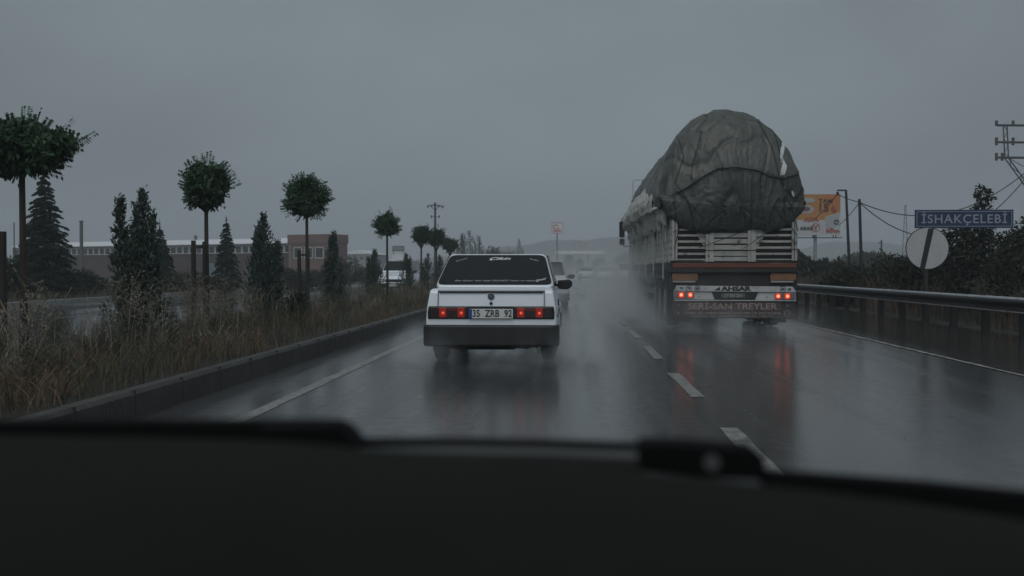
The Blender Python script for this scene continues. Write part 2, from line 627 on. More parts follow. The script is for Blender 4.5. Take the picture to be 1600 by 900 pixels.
# markings
def wobble_strip(x, w, y0, y1, z, mat, name, step=0.5, amp=0.012):
    n = max(2, int((y1 - y0) / step))
    vs, fs = [], []
    for i in range(n + 1):
        y = y0 + (y1 - y0) * i / n
        a = noise.noise((x * 3, y * 1.3, 0)) * amp
        b = noise.noise((x * 3 + 9, y * 1.7, 4)) * amp
        vs += [(x - w / 2 + a, y, z), (x + w / 2 + b, y, z)]
    for i in range(n):
        fs.append((2 * i, 2 * i + 1, 2 * i + 3, 2 * i + 2))
    return MB().add(vs, fs).build(name, mat)


for o in (wobble_strip(-2.62, 0.13, -10, 400, 0.004, m_paint, 'lane_line', 0.8),
          wobble_strip(5.1, 0.085, -10, 400, 0.008, m_paint2, 'edge_line', 0.35, 0.03),
          wobble_strip(-17.1, 0.14, -10, 300, 0.004, m_paint, 'edge_line', 2),
          wobble_strip(-12.6, 0.10, -10, 200, 0.004, m_paint2, 'lane_line', 2)):
    struct(o)
y = 5.55
k = 0
vsum, fsum = [], []
while y < 170:
    vs = []
    L0, L1 = y, y + 2.25
    o = wobble_strip(1.2, 0.13, L0, L1, 0.004, m_paint, 'lane_dash', 0.25, 0.014)
    struct(o)
    y += 4.12
    k += 1

# hills, far away
def hill(name, pts_px, Y, depth, label=None, seed=0):
    """ridge through photograph points at distance Y, with real depth"""
    n = 90
    pts = [at(px, py, Y) for px, py in pts_px]
    xs = [p.x for p in pts]
    zs = [p.z for p in pts]
    vs, fs = [], []
    rows = 10
    for j in range(rows + 1):
        t = j / rows
        for i in range(n + 1):
            x = xs[0] + (xs[-1] - xs[0]) * i / n
            z = np.interp(x, xs, zs)
            z += noise.fractal((x * 0.03 + seed, 0.3, 0), 1, 2, 5) * Y * 0.0022
            prof = math.sin(min(1, t * 1.0) * PI) ** 0.8
            y = Y - depth * 0.5 + depth * t
            zz = z * prof + noise.fractal((x * 0.02, y * 0.02, seed), 1, 2, 3) * 1.5 * prof - 0.1
            vs.append((x, y, zz))
    for j in range(rows):
        for i in range(n):
            a = j * (n + 1) + i
            fs.append((a, a + 1, a + n + 2, a + n + 1))
    o = MB().add(vs, fs).build(name, m_field, smooth=True)
    return struct(o)


hill('hills', [(560, 414), (700, 400), (830, 380), (860, 376), (905, 373), (960, 371), (1010, 366), (1080, 372), (1160, 385), (1260, 398)], 1050, 260, seed=1)
hill('hills', [(1060, 412), (1150, 395), (1230, 392), (1300, 380), (1350, 379), (1440, 386), (1520, 392), (1600, 388), (1800, 384)], 1080, 230, seed=5)
hill('hills', [(1100, 416), (1200, 408), (1300, 404), (1400, 400), (1500, 404), (1700, 398)], 640, 200, seed=8)
hill('hills', [(-300, 404), (0, 402), (200, 404), (400, 406), (560, 408), (700, 412)], 600, 160, seed=11)

# ------------------------------------------------------------------ vehicles
def rounded_quad(c, r, n=5):
    """c: 4 corners (Vectors) in order; returns rounded outline"""
    out = []
    for i in range(4):
        p, a, b = c[i], c[i - 1], c[(i + 1) % 4]
        u, v = (a - p), (b - p)
        rr = min(r, u.length * .45, v.length * .45)
        u.normalize(); v.normalize()
        s, e = p + u * rr, p + v * rr
        for k in range(n + 1):
            t = k / n
            out.append(s.lerp(p, t).lerp(p.lerp(e, t), t))
    return out


def pane(name, corners, mats, parent, outward, margin=0.05, r=0.06, lift=0.004, thick=0.006, seal=0.018):
    """glass pane with a rubber seal on a flat quad; outward: which way is out"""
    c = [Vector(p) for p in corners]
    ctr = sum(c, Vector()) / 4
    nrm = (c[1] - c[0]).cross(c[3] - c[0]).normalized()
    if nrm.dot(Vector(outward)) < 0:
        nrm = -nrm

    def inset(d):
        out = []
        for i in range(4):
            p, a, b = c[i], c[i - 1], c[(i + 1) % 4]
            u, v = (a - p).normalized(), (b - p).normalized()
            s = max(0.3, u.cross(v).length)
            out.append(p + (u + v) * d / s)
        return out
    obs = []
    for nm, d, lf, mt in (('seal', margin - seal, lift, mats[1]), (name, margin, lift + 0.003, mats[0])):
        o2 = rounded_quad(inset(d), r)
        n = len(o2)
        mb = MB()
        mb.add([p + nrm * (lf) for p in o2] + [p + nrm * (lf - thick) for p in o2],
               [tuple(range(n)), tuple(range(2 * n - 1, n - 1, -1))] + [(i, (i + 1) % n, (i + 1) % n + n, i + n) for i in range(n)])
        obs.append(mb)
    w = obs[1].build(name, mats[0], parent)
    obs[0].build('seal', mats[1], w)
    return w, nrm


def arch(cy, r, z0, n=10):
    """points of a wheel arch from rear to front (y increasing), bottom edge at z0"""
    a0 = math.asin(max(-1, min(1, (z0 - 0.29) / r)))
    return [(cy - r * math.cos(a0 + (PI - 2 * a0) * k / n), 0.29 + r * math.sin(a0 + (PI - 2 * a0) * k / n)) for k in range(n + 1)]


def wheel(parent, x, y, r=0.29, w=0.205, side=1):
    mb = MB()
    prof = [(0, r * 0.62), (w * .1, r * .9), (w * .2, r * .98), (w * .5, r), (w * .8, r * .98), (w * .9, r * .9), (w, r * .62)]
    n = 28
    vs = [(x - side * (w) + side * a, y + b * math.cos(2 * PI * k / n), r + b * math.sin(2 * PI * k / n)) for a, b in prof for k in range(n)]
    fs = [(i * n + k, i * n + (k + 1) % n, (i + 1) * n + (k + 1) % n, (i + 1) * n + k) for i in range(len(prof) - 1) for k in range(n)]
    fs += [tuple(range(n)), tuple(range((len(prof) - 1) * n, len(prof) * n))]
    wh = MB().add(vs, fs).build('wheel', m_black, parent, smooth=False)
    rb = MB()
    xa, xb = x - side * 0.02, x - side * 0.005
    rb.prism([(y + r * .6 * math.cos(2 * PI * k / 20), r + r * .6 * math.sin(2 * PI * k / 20)) for k in range(20)], 'x', min(xa, xb + side * .015), max(xa, xb + side * .015))
    for k in range(5):
        a = 2 * PI * k / 5
        cy, cz = y + r * .38 * math.cos(a), r + r * .38 * math.sin(a)
        rb.prism([(cy + .022 * math.cos(2 * PI * j / 8), cz + .022 * math.sin(2 * PI * j / 8)) for j in range(8)], 'x', x + (side * .01 if side > 0 else -.018), x + (side * .018 if side > 0 else -.01), 1)
    rb.build('rim', [m_rim, m_ink], wh, bevel=0.004)
    return wh


def car(label, loc, rotz=0.0, kind='sedan', paint=None, group='cars driving in the spray', hero=False, W=0.83, name='car', cat='car', roof_h=None):
    paint = paint or m_white
    t = thing(name, label, cat, loc, rotz, group)
    if kind == 'sedan':
        Lg, zb, zr = 4.2, 0.965, 1.41
        top = [(0.06, 0.30), (0.06, 0.575), (0.075, 0.735), (0.10, 0.90), (0.135, 0.948), (0.20, 0.955), (0.62, 0.962), (1.9, 0.96), (3.05, 0.93), (3.2, 0.905), (4.05, 0.82), (4.16, 0.74), (Lg, 0.55), (Lg, 0.3)]
        gh = (0.60, 1.28, 2.55, 3.12)      # rear base, rear roof, front roof, front base
    elif kind == 'hatch':
        Lg, zb, zr = 3.95, 0.95, 1.44
        top = [(0.06, 0.30), (0.04, 0.6), (0.10, 0.94), (0.16, 0.965), (1.9, 0.96), (2.75, 0.94), (2.95, 0.93), (3.75, 0.78), (3.9, 0.66), (Lg, 0.5), (Lg, 0.3)]
        gh = (0.12, 0.42, 2.1, 2.9)
    else:
        Lg, zb, zr = 4.4, 1.08, 1.82
        top = [(0.06, 0.30), (0.03, 0.6), (0.05, 1.06), (0.08, 1.10), (2.2, 1.09), (3.1, 1.07), (3.3, 1.04), (4.1, 0.86), (4.3, 0.70), (Lg, 0.5), (Lg, 0.3)]
        gh = (0.06, 0.20, 2.6, 3.3)
    if roof_h:
        zr = roof_h
    wr, wf = (0.80, 3.28) if kind == 'sedan' else (0.72, Lg - 0.78)
    bottom = [(Lg - 0.02, 0.26)] + list(reversed(arch(wf, 0.345, 0.22))) + list(reversed(arch(wr, 0.335, 0.22))) + [(0.09, 0.26)]
    mb = MB()
    mb.prism(top + bottom, 'x', -W, W)
    for i, (x, yy, z) in enumerate(mb.v):
        tz = max(0, z - 0.6)
        f = 1 - 0.10 * tz - 0.30 * max(0, z - 0.86)
        fy = 1 - 0.05 * max(0, (yy - (Lg - 0.6)) / 0.6) - 0.012 * max(0, (0.5 - yy) / 0.5)
        mb.v[i] = (x * f * fy, yy, z)
    body = mb.build('body', paint, t, bevel=0.035 if kind == 'sedan' else 0.05, seg=4)
    # inner tub hides the road through the arches
    MB().box(-W + 0.2, W - 0.2, 0.25, Lg - 0.3, 0.24, 0.8).build('underbody', m_black, t)
    y0, y1, y2, y3 = gh
    wb, wt_ = (W * 0.962, W * 0.805) if hero else (W * 0.93, W * 0.78)
    zb0 = zb - 0.02 if not hero else zb - 0.012
    P = [(-wb, y0, zb0), (wb, y0, zb0), (wb, y3, zb0), (-wb, y3, zb0), (-wt_, y1, zr), (wt_, y1, zr), (wt_, y2, zr), (-wt_, y2, zr)]
    MB().hexa(P).build('roof', paint, t, bevel=0.075 if hero else 0.05, seg=5)
    V = [Vector(p) for p in P]

    def mix(a, b, f):
        return a.lerp(b, f)
    # rear and front windows
    lo = (0.03 if hero else 0.06) / (zr - zb0)
    w_r, n_r = pane('rear_window', [mix(V[0], V[4], lo), mix(V[1], V[5], lo), V[5], V[4]], (m_glass, m_black), t, (0, -1, .5), margin=0.036 if hero else .05, r=0.10 if hero else .07, seal=0.010 if hero else .018)
    pane('windscreen', [mix(V[3], V[7], lo), mix(V[2], V[6], lo), V[6], V[7]], (m_glass, m_black), t, (0, 1, .5), margin=0.05, r=0.07)
    for s, (a, b, c, d) in ((-1, (0, 3, 7, 4)), (1, (1, 2, 6, 5))):
        A, B, C, D = V[a], V[b], V[c], V[d]
        cuts = (0.03, 0.5, 0.97)
        for k in range(2):
            f0, f1 = cuts[k], cuts[k + 1]
            la, lb = mix(mix(A, D, lo), mix(B, C, lo), f0), mix(mix(A, D, lo), mix(B, C, lo), f1)
            lc, ld = mix(D, C, f1), mix(D, C, f0)
            pane('side_window', [la, lb, lc, ld], (m_glass, m_black), t, (s, 0, .4), margin=0.035, r=0.04)
    # wheels
    for s in (-1, 1):
        for yy in (wr, wf):
            wheel(t, s * (W - 0.02), yy, side=s)
    # bumpers
    for rear in (True, False):
        fl_ = 0.03 if hero else 0.0
        prof = [(-W - 0.03, 0.30), (-W - 0.025, 0.02 + 0.03), (-W + 0.05, -0.01), (W - 0.05, -0.01), (W + 0.025, 0.05), (W + 0.03, 0.30), (W - 0.03, 0.30), (W - 0.04, 0.1), (-W + 0.04, 0.1), (-W + 0.03, 0.30)]
        mb = MB()
        if rear:
            mb.prism([(x, yy) for x, yy in prof], 'z', 0.235 if hero else 0.28, 0.505)
        else:
            mb.prism([(x, Lg + 0.02 - yy) for x, yy in prof], 'z', 0.26, 0.5)
        bp_ = mb.build('bumper', m_bumper if (hero or not rear or kind != 'van') else m_bumper, t, bevel=0.035 if hero else .02, seg=4)
    # mirrors
    ym = y3 - 0.32
    for s in (-1, 1):
        mb = MB()
        mb.tube([(s * (W * 0.90), ym + .02, zb + 0.0), (s * (W * 0.90 + 0.08), ym, zb + 0.0)], 0.022, 6)
        mi = mb.build('mirror_arm', m_dark, t)
        cx = s * (W * 0.90 + 0.165)
        q = [(cx - s * 0.10, zb - 0.055), (cx - s * 0.11, zb + 0.07), (cx + s * 0.07, zb + 0.085), (cx + s * 0.115, zb + 0.05), (cx + s * 0.11, zb - 0.02), (cx + s * 0.05, zb - 0.065)]
        MB().prism(q, 'y', ym - 0.07, ym + 0.05).build('mirror', m_dark, t, bevel=0.02, seg=3)
    # lamps, front
    for s in (-1, 1):
        zc = 0.63
        fx = s * W * 0.70
        hl = MB().box(fx - 0.15, fx + 0.15, Lg - 0.10, Lg + 0.012, zc - 0.075, zc + 0.075).build('headlight', m_chrome, t, bevel=0.02)
        MB().box(fx - 0.13, fx + 0.13, Lg + 0.010, Lg + 0.018, zc - 0.055, zc + 0.055).build('lens', m_roof, hl, bevel=0.004)
    MB().box(-W * 0.48, W * 0.48, Lg - 0.1, Lg + 0.012, 0.56, 0.70).build('grille', m_dark, t)
    MB().box(-0.26, 0.26, Lg + 0.02, Lg + 0.035, 0.33, 0.44).build('number_plate', m_plate, t)
    if not hero:
        for s in (-1, 1):
            if kind == 'van':
                MB().box(min(s * (W - .17), s * (W - .035)), max(s * (W - .17), s * (W - .035)), 0.015, 0.09, 0.72, 1.06).build('tail_light', m_lampred, t, bevel=0.01)
            else:
                MB().box(min(s * (W - .36), s * (W - .06)), max(s * (W - .36), s * (W - .06)), 0.03, 0.12, 0.62, 0.75).build('tail_light', m_lampred, t, bevel=0.01)
        MB().box(-0.26, 0.26, 0.015, 0.07, 0.58, 0.69).build('number_plate', m_plate, t)
    return t, w_r, n_r, V


CARX, CARY = -0.985, 12.75
hero, rearwin, nr, VV = car('white boxy saloon with a row of dark lamps and window stickers, driving just ahead', (CARX, CARY, 0), 0.0, 'sedan', m_white,
                            None, hero=True)
# --- lamp band
W = 0.83
yl = 0.045
band = MB()
band.prism([(-0.795, 0.578), (0.795, 0.578), (0.80, 0.66), (0.785, 0.738), (-0.785, 0.738), (-0.80, 0.66)], 'y', yl, 0.12)
band.build('lamp_band', m_dark, hero, bevel=0.008)
for s in (-1, 1):
    x0, x1 = sorted((s * 0.29, s * 0.775))
    tl = MB().box(x0, x1, yl - 0.012, yl + 0.02, 0.592, 0.727).build('tail_light', m_lampdark, hero, bevel=0.006)
    for xc in (0.375, 0.605):
        a, b = sorted((s * xc - 0.045, s * xc + 0.045))
        MB().box(a, b, yl - 0.0155, yl - 0.006, 0.60, 0.72).build('brake_lens', m_lit, tl, bevel=0.004)
        cx, cz = s * xc + 0.004, 0.655
        MB().prism(disc(0.017, 14, cx, cz), 'y', yl - 0.020, yl - 0.012).build('bulb', m_bulb, tl)
    MB().box(s * 0.49 - 0.062, s * 0.49 + 0.062, yl - 0.0145, yl - 0.006, 0.675, 0.71).build('reversing_lens', m_lampred, tl, bevel=0.003)
# --- plate
pl = MB().box(-0.278, 0.278, yl - 0.022, yl - 0.002, 0.586, 0.706).build('number_plate', m_plate, hero, bevel=0.004)
MB().box(-0.277, -0.235, yl - 0.0245, yl - 0.021, 0.588, 0.704).build('country_band', m_plateblue, pl)
for bt, px in (('35', -0.182), ('ZRB', 0.018), ('92', 0.218)):
    text('lettering', bt, 0.124, m_ink, pl, (px, yl - 0.0245, 0.646), xs=0.80, bold=0.002)
# --- boot: shut lines, lip, badge, lock
for s in (-1, 1):
    MB().hexa([(s * 0.665, 0.056, 0.74), (s * 0.673, 0.056, 0.74), (s * 0.673, 0.09, 0.74), (s * 0.665, 0.09, 0.74),
             (s * 0.665, 0.090, 0.935), (s * 0.673, 0.090, 0.935), (s * 0.673, 0.12, 0.935), (s * 0.665, 0.12, 0.935)]).build('shut_line', m_ink, hero)
MB().prism([(0.09, 0.925), (0.085, 0.952), (0.10, 0.962), (0.26, 0.968), (0.26, 0.95), (0.12, 0.93)], 'x', -0.665, 0.665).build('boot_lip', m_white, hero, bevel=0.006)
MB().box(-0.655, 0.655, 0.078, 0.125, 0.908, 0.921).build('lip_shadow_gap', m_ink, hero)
bd = MB().prism(disc(0.043, 28, 0, 0.862), 'y', 0.072, 0.12).build('badge', m_chrome, hero, bevel=0.003)
MB().prism(disc(0.036, 28, 0, 0.862), 'y', 0.066, 0.10).build('badge_face', pmat('badge_blue', (0.02, 0.03, 0.06), 0.35), bd)
sb = MB()
for k in range(4):
    xx = -0.021 + k * 0.012
    sb.hexa([(xx - .006, .0635, .843), (xx - .001, .0635, .843), (xx - .001, .068, .843), (xx - .006, .068, .843), (xx + .006, .0635, .882), (xx + .011, .0635, .882), (xx + .011, .068, .882), (xx + .006, .068, .882)])
sb.build('badge_stripes', m_chrome, bd)
lk = MB().prism(disc(0.019, 18, 0, 0.775), 'y', 0.062, 0.11).build('boot_lock', m_dark, hero, bevel=0.003)
# black strip under the rear window and exhaust, fender vents
MB().tube([(0.55, 0.5, 0.205), (0.55, 0.02, 0.20)], 0.028, 14).build('exhaust_pipe', m_rim, hero)
MB().prism([(-0.62, 0.25), (-0.60, 0.215), (-0.42, 0.19), (-0.3, 0.215), (-0.2, 0.205), (0.1, 0.195), (0.25, 0.21), (0.45, 0.20), (0.62, 0.25)], 'y', 0.12, 0.5).build('valance', m_black, hero)
MB().box(-0.5, 0.3, 0.35, 0.75, 0.17, 0.30).build('fuel_tank', m_black, hero, bevel=.02)  # tank and axle added to darken the gap under the car
MB().tube([(-.7, .8, .28), (.7, .8, .28)], .06, 10).build('rear_axle', m_black, hero)
vt = MB()
for k in range(2):
    vt.hexa([(0.80, 2.62 + k * .10, 0.66), (0.829, 2.62 + k * .10, 0.66), (0.829, 2.66 + k * .10, 0.66), (0.80, 2.66 + k * .10, 0.66),
             (0.80, 2.58 + k * .10, 0.76), (0.822, 2.58 + k * .10, 0.76), (0.822, 2.62 + k * .10, 0.76), (0.80, 2.62 + k * .10, 0.76)])
vt.build('side_vents', m_ink, hero)
MB().tube([(-0.828, 0.4, 0.60), (-0.83, 3.9, 0.60)], 0.012, 6).build('side_strip', m_ink, hero)
MB().tube([(0.828, 0.4, 0.60), (0.83, 3.9, 0.60)], 0.012, 6).build('side_strip', m_ink, hero)
# flared corner ends of the bumper
# --- stickers on the rear window
n_ = nr.normalized()
tilt = math.atan2(n_.z, -n_.y)
lo_ = 0.03 / (1.41 - 0.953)
base_c = (VV[0].lerp(VV[4], lo_) + VV[1].lerp(VV[5], lo_)) / 2
top_c = (VV[4] + VV[5]) / 2


def on_glass(u, v):
    p = base_c.lerp(top_c, v)
    return Vector((u, p.y, p.z)) + n_ * 0.0095


def decal(s, u, v, size, mat, roll=0.0, shear=0.35, xs=1.0, bold=0.0):
    return text('sticker', s, size, mat, rearwin, on_glass(u, v), rot=(PI / 2 - tilt, 0, 0), shear=shear, roll=roll, xs=xs, depth=0.0008, bold=bold)


decal('Çikin', 0.02, 0.835, 0.092, m_decal, xs=1.5, shear=0.6, bold=0.0006)
decal('Dönersen', -0.49, 0.80, 0.042, m_decal_dim, roll=0.50, shear=0.5, xs=1.0)
decal('Sevdalin', 0.50, 0.80, 0.042, m_decal_dim, roll=-0.42, shear=0.5, xs=1.0)
decal('Bize Aşktan Yana Nasip GÜLMEDİ Yaram var Kalpte', 0.0, 0.145, 0.044, m_decal_dim, shear=0.5, xs=1.12)
decal('Şimal', 0.60, 0.17, 0.056, m_decal, roll=0.42, shear=0.5, xs=1.1)

# other traffic
car('silver saloon half hidden beyond the roof of the white boxy saloon', (-0.86, 30, 0), 0, 'sedan', m_silver, 'cars driving in the spray', roof_h=1.45)
car('small white hatchback fading into spray, beside the white minivan ahead', (3.15, 86, 0), 0, 'hatch', m_white, 'cars driving in the spray')
car('white minivan in spray, partly hidden by the loaded truck', (3.55, 60, 0), 0, 'van', m_white, 'cars driving in the spray', roof_h=1.58)
car('most distant pale saloon on the wet road, faded by spray', (1.75, 108, 0), 0, 'sedan', m_silver, 'cars driving in the spray')
car('white minivan coming the other way beyond the planted median', (-9.05, 56.5, 0), PI, 'van', m_white, 'cars driving in the spray', roof_h=1.25 + 0.42)

# ------------------------------------------------------------------ truck
TX, TY = 3.21, 20.2
m_slat = pmat('worn_white_boards', (0.36, 0.355, 0.33), 0.7, var=0.18, vscale=3, dirt=(0.045, 0.04, 0.035), dscale=5.0, dthr=0.55, damt=0.85, stretch=(1, 1, 1))
m_slatside = pmat('worn_white_side_boards', (0.55, 0.54, 0.50), 0.7, var=0.2, vscale=3, dirt=(0.05, 0.042, 0.035), dscale=4.0, dthr=0.54, damt=0.8, stretch=(1, 1, 0.35))
m_trkdark = pmat('truck_chassis', (0.016, 0.015, 0.013), 0.6, var=0.3, vscale=3)
m_redbar = pmat('red_beam', (0.13, 0.035, 0.018), 0.5, var=0.3, vscale=4, dirt=(0.02, 0.015, 0.012), dscale=4, dthr=0.55)
m_orange = pmat('orange_reflector_board', (0.19, 0.09, 0.045), 0.5, var=0.2, vscale=5, dirt=(0.05, 0.03, 0.02), dscale=4, dthr=0.58)
m_bumpw = pmat('truck_bumper_white', (0.44, 0.45, 0.45), 0.45, var=0.12, vscale=4, dirt=(0.14, 0.14, 0.13), dscale=3, dthr=0.56, damt=0.6)
m_flap = pmat('mud_flap', (0.035, 0.028, 0.027), 0.6, var=0.3, vscale=4)
m_flapred = pmat('flap_red_panel', (0.085, 0.052, 0.048), 0.6, var=0.3, vscale=5, dirt=(0.04, 0.035, 0.034), dscale=4, dthr=0.5)
m_flaptext = pmat('flap_letters', (0.30, 0.24, 0.22), 0.6, var=0.3, vscale=6)
truck = thing('truck', 'overloaded truck with white slatted body, lettered rear bumper and lit red lamps', 'truck', (TX, TY, 0))
# frame
MB().box(-0.55, -0.35, 0.2, 13.8, 0.75, 1.0).box(0.35, 0.55, 0.2, 13.8, 0.75, 1.0).build('chassis', m_trkdark, truck)
MB().box(-1.22, 1.22, 0.06, 13.0, 1.18, 1.30).build('floor', m_trkdark, truck)
MB().box(-1.235, 1.22, 0.0, 0.06, 1.325, 1.37).box(-1.235, 1.22, 0.0, 0.06, 1.14, 1.23).build('rear_sill', m_trkdark, truck, bevel=0.006)
MB().box(-1.20, 1.20, -0.012, 0.055, 1.233, 1.322).build('rear_beam', m_redbar, truck, bevel=0.008)
MB().box(-1.24, 1.235, 0.10, 0.16, 0.80, 1.14).build('rear_panel', m_trkdark, truck)
for s in (-1, 1):
    x0, x1 = sorted((s * 1.20, s * 0.70))
    bo = MB().box(x0, x1, 0.035, 0.098, 0.985, 1.125).build('warning_board', m_orange, truck, bevel=0.008)
    MB().box(x0 + 0.01, x1 - 0.05, 0.03, 0.09, 0.945, 0.98).build('board_edge', m_conc, bo, bevel=0.004)
# bumper plate
MB().prism([(-1.17, 0.775), (-1.12, 0.885), (1.12, 0.865), (1.19, 0.755)], 'y', -0.03, 0.05).build('bumper', m_bumpw, truck, bevel=0.006)
bl = MB().prism([(-1.17, 0.615), (-1.175, 0.772), (1.19, 0.752), (1.19, 0.60)], 'y', 0.0, 0.05).build('lamp_bar', m_bumpw, truck, bevel=0.004)
MB().box(-1.16, 1.19, -0.02, 0.03, 0.585, 0.602).build('bumper_edge', m_bumpw, truck)
text('lettering', 'AHSAR', 0.115, m_ink, truck, (0.03, -0.034, 0.822), xs=1.55, bold=0.006)
MB().add([(-0.40, -0.033, 0.79), (-0.28, -0.033, 0.79), (-0.28, -0.033, 0.865)], [(0, 1, 2)]).build('chevron_mark', m_ink, truck)
for px, s_, tx_ in ((-1.03, 0.05, '70'), (-0.885, 0.055, '70'), (-0.72, 0.05, '60'), (0.93, 0.055, '60'), (1.055, 0.05, '20')):
    zc = 0.822 - 0.008 * px
    if tx_ != '20' and px > -1:
        ring = MB()
        pts = [(px + s_ * math.cos(2 * PI * k / 20), -0.033, zc + s_ * math.sin(2 * PI * k / 20)) for k in range(21)]
        ring.tube(pts, 0.005, 5)
        ro = ring.build('speed_ring', m_ink, truck)
    text('lettering', tx_, 0.062, m_ink, truck, (px, -0.034, zc), bold=0.003)
MB().prism([(-0.44, 0.765), (-0.38, 0.617), (0.40, 0.61), (0.46, 0.758)], 'y', -0.012, 0.02).build('plate_recess', m_trkdark, truck)
tp = MB().box(-0.255, 0.205, -0.022, -0.008, 0.645, 0.735).build('number_plate', pmat('dirty_plate', (0.09, 0.09, 0.085), 0.6, var=0.3, vscale=12), truck, bevel=0.003)
text('lettering', '17 EU 201', 0.082, m_decal_dim, tp, (-0.02, -0.025, 0.688), xs=1.0)
m_clear = pmat('grey_lamp_lens', (0.16, 0.13, 0.13), 0.3)
for s in (-1, 1):
    zz = 0.693 - 0.012 * s
    x0, x1 = sorted((s * 0.78, s * 1.175))
    tl = MB().box(x0, x1, -0.03, 0.01, zz - 0.062, zz + 0.058).build('tail_light', m_clear, truck, bevel=0.006)
    for xc in (0.855, 1.03) if s < 0 else (0.84, 1.02):
        MB().box(s * xc - 0.05, s * xc + 0.05, -0.036, -0.025, zz - 0.055, zz + 0.052).build('brake_lens', m_tlit, tl, bevel=0.004)
        MB().prism(disc(0.03, 14, s * xc, zz), 'y', -0.042, -0.03).build('bulb', m_tbulb, tl)
text('lettering', 'A', 0.05, m_ink, truck, (0.63, -0.003, 0.66))
text('lettering', 'x', 0.05, m_ink, truck, (-0.68, -0.003, 0.67))
# flap with lettering
fl = MB().box(-1.20, 1.175, 0.015, 0.035, 0.245, 0.583).build('mud_flap', m_flap, truck)
MB().box(-0.98, 0.90, 0.009, 0.02, 0.395, 0.565).build('flap_panel', m_flapred, fl)
text('lettering', 'SERİ-SAN TREYLER', 0.168, m_flaptext, fl, (-0.035, 0.005, 0.475), xs=1.22, bold=0.002)
text('lettering', 'KİRMA VE DAMPER SANAYİ & OTOMATİK SACI NOZUL', 0.062, m_flaptext, fl, (-0.03, 0.011, 0.348), xs=1.20, bold=0.001)
text('lettering', 'CAM CAD. TEL. SANAYİ NO 15 MANİSA TÜRKİYE', 0.058, m_flaptext, fl, (-0.03, 0.011, 0.285), xs=1.22)
for px, pz, tx_ in ((-1.08, 0.50, '50'), (1.03, 0.49, '50'), (1.03, 0.34, '110'), (-1.08, 0.34, '80')):
    text('lettering', tx_, 0.06, m_flaptext, fl, (px, 0.011, pz))
ring = MB()
ring.tube([(1.03 + .065 * math.cos(2 * PI * k / 20), 0.012, 0.34 + .055 * math.sin(2 * PI * k / 20)) for k in range(21)], 0.005, 5)
ring.build('speed_ring', m_flaptext, fl)
MB().tube([(-.9, 1.7, .52), (.9, 1.7, .52)], .10, 10).build('axle', m_trkdark, truck)
MB().box(-0.5, 0.5, 0.5, 0.54, 0.30, 0.62).build('spare_carrier', m_trkdark, truck)
# rear gate: posts, slats, gusset boards
gate = MB()
def rg(x0, x1, z0, z1, y0=-0.005, y1=0.03, mi=0):
    gate.box(x0, x1, y0, y1, z0, z1, mi)
for x0, x1 in ((-1.21, -1.16), (-1.145, -1.105)):
    rg(x0, x1, 1.372, 2.42, -0.03, 0.02)
for x0, x1 in ((1.10, 1.145), (1.155, 1.205)):
    rg(x0, x1, 1.372, 2.30, -0.03, 0.02)
for xc in (-0.475, 0.335):
    rg(xc - 0.085, xc - 0.025, 1.35, 2.02, -0.028, 0.0)
    rg(xc - 0.02, xc + 0.075, 1.35, 2.02, -0.028, 0.0)
zs_ = [1.395, 1.505, 1.625, 1.745, 1.865, 1.98, 2.10]
for i, z in enumerate(zs_):
    h = 0.022 if i else 0.012
    rg(-1.10, -0.56, z - h, z + h, 0.003, 0.028)
    rg(0.41, 1.10, z - h, z + h, 0.003, 0.028)
    rg(-0.40, 0.31, z + 0.005 - 0.045, z + 0.052, 0.004, 0.028)
gate.build('tailgate', m_slat, truck, bevel=0.005)
MB().prism([(-0.56, 1.60), (-0.56, 2.0), (-0.80, 2.0)], 'y', 0.0312, 0.04).build('gusset_board', m_slat, truck)
MB().prism([(0.41, 1.55), (0.41, 2.0), (0.66, 2.0)], 'y', 0.0312, 0.04).build('gusset_board', m_slat, truck)
MB().box(-1.1, 1.1, 0.09, 0.10, 1.38, 2.2).build('inner_panel', m_trkdark, truck)
